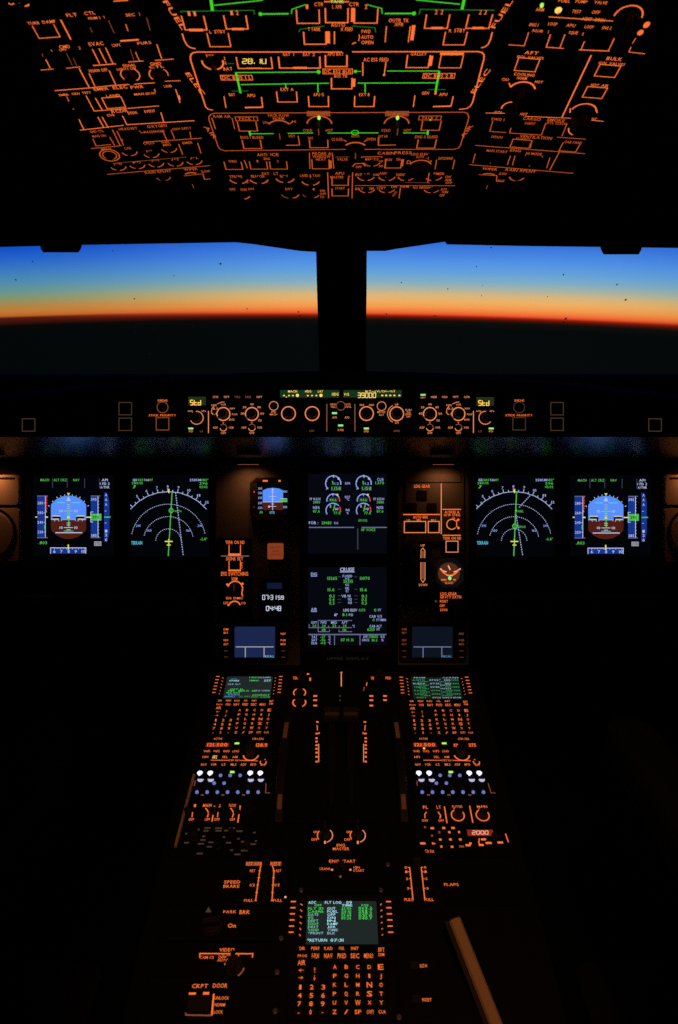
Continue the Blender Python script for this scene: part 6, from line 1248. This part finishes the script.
p = Panel(PED, 'video_panel', 'video selector panel with a bracket line and round knob, marked VIDEO, at the lower left', 'control panel', 226, 960, h=.0006)
p.platepx(152, 942.5, 283, 976.5)
p.t(227, 950, 'VIDEO', 3.4, 15); p.l(199.8, 957.6, 199.8, 953.8, 252.8, 954, 252.4, 957.8, w=1.3); p.t(206.8, 957.6, 'CAM 1/2', 2.6, 14); p.t(226.4, 954.8, 'CTL OUT', 2.3, 15); p.t(222.4, 957.6, 'OFF', 2.4, 8); p.t(222.8, 960.4, 'AUTO', 2.5, 11); p.l(238.6, 954, 238.6, 956.4, w=1)
p.knob(233.8, 966, 9, .018, grip=True, ang=98); p.bar(225.4, 964.4, 1.8, 2, 'fcu'); p.arc(233.8, 966, 10.6, 300, 350, k='amberd', w=1.8); p.l(225.8, 967, 226, 971, k='amberd', w=1); p.fasten(277, 972); p.done()
p = Panel(PED, 'door_panel', 'cockpit door panel with a dark rocker, marked CKPT DOOR', 'control panel', 208, 1002, h=.0006)
p.platepx(142, 978, 280, 1030)
p.t(200, 986.2, 'CKPT', 4, 15.6); p.t(220.2, 985.8, 'DOOR', 4.2, 14.4); p.bar(192.4, 993.8, 7, 2.2, 'amber'); p.bar(206.2, 993.6, 6, 2.6, 'amber'); p.l(213.8, 994, 211.8, 1015.6, w=2); p.l(185.6, 1013, 186, 1015.2, 211.8, 1015.7, w=1.6, k='amberd'); p.t(221.8, 998.2, 'UNLOCK', 3.2, 14.4); p.t(219.8, 1005, 'NORM', 3.2, 10.4); p.t(218.4, 1012.2, 'LOCK', 3.2, 9)
p.button(198.5, 1005, 22, 16, .004, 'rocker'); p.fasten(275, 1011); p.done()
# --- aft right: flaps and small panel
p = Panel(PED, 'flap_panel', 'flap lever panel with two upright orange scales, marked FLAPS', 'control panel', 440, 880, h=.0006)
p.platepx(396, 858.5, 520, 905)
for pts, s, tx in (((409.6, 867.4, 413, 900), -1, 407.4), ((421.2, 867.4, 424.8, 900), 1, 426.6)):
    p.l(*pts, w=1.2)
    for y, t_ in ((867.6, '0'), (872, '1'), (879, '2'), (888.6, '3')):
        x = pts[0]+(pts[2]-pts[0])*(y-867.4)/32.6; p.t(x+s*3.8, y, t_, 2.2, 2.2); p.l(x, y, x+s*2, y, w=.9)
    p.t(pts[2]+s*4.2, 899.8, 'FULL', 2.8, 9)
p.t(451.3, 884.7, 'FLAPS', 2.6, 14.4)
s0 = p.solid(chamfer(p.rectuv(417, 884, 3.6, 34), .001), .0001, .001, .0004, 'slot', 'black')
c = p.uv(416, 870); mb = MB(); mb.loft([[PED.pt(c[0]+x*a_, c[1]+y*b_, h) for x, y in ((-1, -1), (1, -1), (1, 1), (-1, 1))] for a_, b_, h in ((.003, .006, .001), (.003, .005, .012), (.006, .005, .016), (.006, .006, .022), (.003, .004, .025))]); mb.build('lever', M['knob'], p.root, p.org)
p.done()
p = Panel(PED, 'printer_panel', 'dark panel right of the large aft keypad with two small orange legends', 'panel', 418, 970, h=.0006)
p.platepx(397.5, 907, 437, 1024)
p.t(423.5, 966, 'SLEW', 3.2, 7.4, k='amber'); p.t(427, 1000, 'RESET', 3.2, 9.2, k='amber'); p.button(414, 966, 8, 8, .003, 'key'); p.button(416, 1000, 8, 8, .003, 'key'); p.fasten(399, 1017); p.done()

# ------------------------------------------------------------------ tan bar beside the pedestal
P1 = at_depth(454.5, 919, .93); P2 = at_depth(528, 1105, .80)
o = (P1+P2)/2; rt = empty('bar', o); tag(rt, 'straight tan bar slanting up the right side of the pedestal', 'bar')
d = (P2-P1).normalized(); e1 = RT - d*RT.dot(d); e1.normalize(); e2 = d.cross(e1)
mb = MB(); rings = []
for k_, s in ((0, .75), (.004, 1), (1-.004, 1), (1, .75)):
    c = P1+(P2-P1)*k_; hx, hy = .0082*s, .0075*s
    rings.append([c+e1*(hx*a_-.001)+e2*hy*b_ for a_, b_ in ((-1, -.6), (-.7, -1), (.7, -1), (1, -.6), (1, .6), (.7, 1), (-.7, 1), (-1, .6))])
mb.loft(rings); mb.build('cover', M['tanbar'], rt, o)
c0 = P1-d*.004; mb = MB(); mb.loft([[q+e1*(a_*.0078-.001)+e2*b_*.0072 for a_, b_ in ((-1, -1), (1, -1), (1, 1), (-1, 1))] for q in (P1-d*.0012, P1+d*.0012)]); mb.build('end_cap', M['black'], rt, o)
c0 = P1-e1*.013; mb = MB(); mb.loft([[q+e1*a_*.0026+e2*b_*.007 for a_, b_ in ((-1, -1), (1, -1), (1, 1), (-1, 1))] for q in (P1-e1*.0132, P2-e1*.0132)]); mb.build('painted_shadow_strip', M['black'], rt, o)  # black strip added in place of the soft shadow along the bar's left edge

# ------------------------------------------------------------------ outboard panels with round recess, left and right
for sg, lab in ((1, 'tan lit outboard panel with a round recess at the left edge of the picture'), (-1, 'tan lit outboard panel with a round recess at the right edge of the picture')):
    mx = lambda x: x if sg > 0 else 684-x
    p = Panel(MIP, 'outboard_panel', lab, 'panel', mx(-20), 517, 'outboard panels', h=.0006)
    def sq(x0, y0, x1, y1): return [MIP.uv(min(mx(x0), mx(x1)), y0), MIP.uv(max(mx(x0), mx(x1)), y0), MIP.uv(max(mx(x0), mx(x1)), y1), MIP.uv(min(mx(x0), mx(x1)), y1)]
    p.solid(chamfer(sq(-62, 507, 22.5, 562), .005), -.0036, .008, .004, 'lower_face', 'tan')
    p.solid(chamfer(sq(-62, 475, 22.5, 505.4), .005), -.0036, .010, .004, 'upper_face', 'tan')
    p.solid(chamfer(sq(-55, 477.6, 17, 479.4), .001), .009, .0108, .0004, 'slot', 'black')
    c = MIP.uv(mx(-8), 534); su, _ = p.sc(0, 534)
    mb = MB(); n = 40
    ring = lambda rad, h: [MIP.pt(c[0]+rad*su*math.cos(2*math.pi*j/n), c[1]+rad*su*math.sin(2*math.pi*j/n), h) for j in range(n)]
    mb.loft([ring(27, .007), ring(27, .0085), ring(22.5, .0085), ring(22, .0095), ring(19, .0095), ring(3, .011)], True, True); 
    mb2 = MB(); mb2.loft([ring(27, .0075), ring(27, .0088), ring(24.2, .0088), ring(24.2, .0075)], False, False)  # ring coloured black as a painted shadow inside the recess edge
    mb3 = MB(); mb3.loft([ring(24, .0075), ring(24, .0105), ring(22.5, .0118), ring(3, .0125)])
    mb2.build('painted_shadow_ring', M['black'], p.root, p.org); mb3.build('round_cover', M['tan'], p.root, p.org)
    p.done()

# ------------------------------------------------------------------ pull-out tables under the outer screens
for sg, lab in ((1, 'black pull-out table below the left pair of screens with a small pale latch'), (-1, 'black pull-out table below the right pair of screens with a small pale latch')):
    mx = lambda x: x if sg > 0 else 684-x
    p = Panel(MIP, 'pull_out_table', lab, 'table', mx(100), 602, 'pull-out tables', h=.0006)
    xs = sorted((mx(28), mx(198)))
    p.solid(chamfer([MIP.uv(xs[0], 594), MIP.uv(xs[1], 594), MIP.uv(xs[1], 612), MIP.uv(xs[0], 612)], .006), -.0036, .05, .005, 'table_top', 'black')
    p.base = .05
    for x in (45, 114): p.solid(chamfer(p.rectuv(mx(x), 599, 7, 1.6), .0005), .049, .0515, .0006, 'latch', 'grey')
    p.done()

# ------------------------------------------------------------------ pilot seats
def rbox(cx_, cy_, cz, sx_, sy_, sz, bev, tiltx=0):
    mb = MB(); rings = []
    for k_, zz in ((.86, -1), (1, -.72), (1, .72), (.86, 1)):
        pts = chamfer([(-sx_*k_, -sy_*k_), (sx_*k_, -sy_*k_), (sx_*k_, sy_*k_), (-sx_*k_, sy_*k_)], bev)
        pts = [q for p_ in [pts] for q in chamfer(p_, bev*.3)]
        rings.append([V((cx_+x, cy_+y*math.cos(tiltx)-zz*sz*math.sin(tiltx), cz+zz*sz*math.cos(tiltx)+y*math.sin(tiltx))) for x, y in pts])
    mb.loft(rings); return mb
for sg, lab in ((-1, 'dark fabric pilot seat to the left of the pedestal, almost lost in shadow'), (1, 'dark fabric pilot seat to the right of the pedestal, almost lost in shadow')):
    X = sg*.66; rt = empty('pilot_seat', (X, .55, 0)); tag(rt, lab, 'seat', 'pilot seats'); og = rt.location
    rbox(X, .70, .47, .23, .25, .055, .06).build('seat_cushion', M['fabric'], rt, og)
    rbox(X, .40, .78, .23, .055, .30, .05, R(10)).build('backrest', M['fabric'], rt, og)
    rbox(X, .31, 1.16, .13, .045, .085, .04, R(10)).build('headrest', M['fabric'], rt, og)
    for q in (-1, 1): rbox(X+q*.27, .62, .66, .032, .17, .025, .02).build('armrest', M['fabric'], rt, og)
    for q in (-1, 1): rbox(X+q*.27, .50, .55, .02, .03, .09, .01).build('armrest_bracket', M['black'], rt, og)
    rbox(X, .68, .22, .15, .16, .20, .03).build('pedestal_base', M['black'], rt, og)
    rbox(X, .68, .012, .22, .26, .012, .02).build('floor_plate', M['black'], rt, og)

# ================================================================== LAMPS OF THE PLACE
def area(name, loc, tgt, size, sy_, power, col, spread=170):
    l = bpy.data.lights.new(name, 'AREA'); l.shape = 'RECTANGLE'; l.size = size; l.size_y = sy_; l.energy = power; l.color = col; l.spread = R(spread)
    o = bpy.data.objects.new(name, l); COL.objects.link(o); o.location = loc
    o.rotation_euler = (V(tgt)-V(loc)).to_track_quat('-Z', 'Y').to_euler(); return o
ORG = (1.0, .32, .10)
LIPEND = V((0, 1.2715+.8*.105, 1.25-.2925-.6*.105))
for x, pw, lab, wd_ in ((251, .017, 'small flood lamp under the glareshield above the standby instrument', .05), (440, .015, 'small flood lamp under the glareshield above the landing gear panel', .05),
                   (-6, .028, 'flood lamp under the glareshield above the left outboard panel', .07), (690, .020, 'flood lamp under the glareshield above the right outboard panel', .07)):
    P = MIP.hit(x, 462); X = P.x
    P = V((X, 1.338, 1.25-.358))
    rt = empty('flood_lamp', P); tag(rt, lab, 'lamp', 'glareshield flood lamps')
    boxmb((X-wd_/2, P.y-.010, P.z-.003), (X+wd_/2, P.y+.010, P.z+.006)).build('housing', M['black'], rt, P)
    boxmb((X-wd_/2+.004, P.y-.0085, P.z-.0042), (X+wd_/2-.004, P.y+.0085, P.z-.003)).build('lens', M['lens'], rt, P)
    tgt = MIP.hit(x, 498)
    l = area('flood_light', P+V((0, 0, -.006)), tgt, wd_*.8, .012, pw, ORG, 110)
# console spot lamp in the ceiling, aimed at the pedestal
ls = bpy.data.lights.new('console_lamp', 'SPOT'); ls.energy = 13; ls.color = (1.0, .40, .14); ls.spot_size = R(37); ls.spot_blend = .6; ls.shadow_soft_size = .03
lo = bpy.data.objects.new('console_lamp', ls); COL.objects.link(lo); lo.location = (.12, .05, 1.78)
lo.rotation_euler = (V((.10, .75, .45))-lo.location).to_track_quat('-Z', 'Y').to_euler()
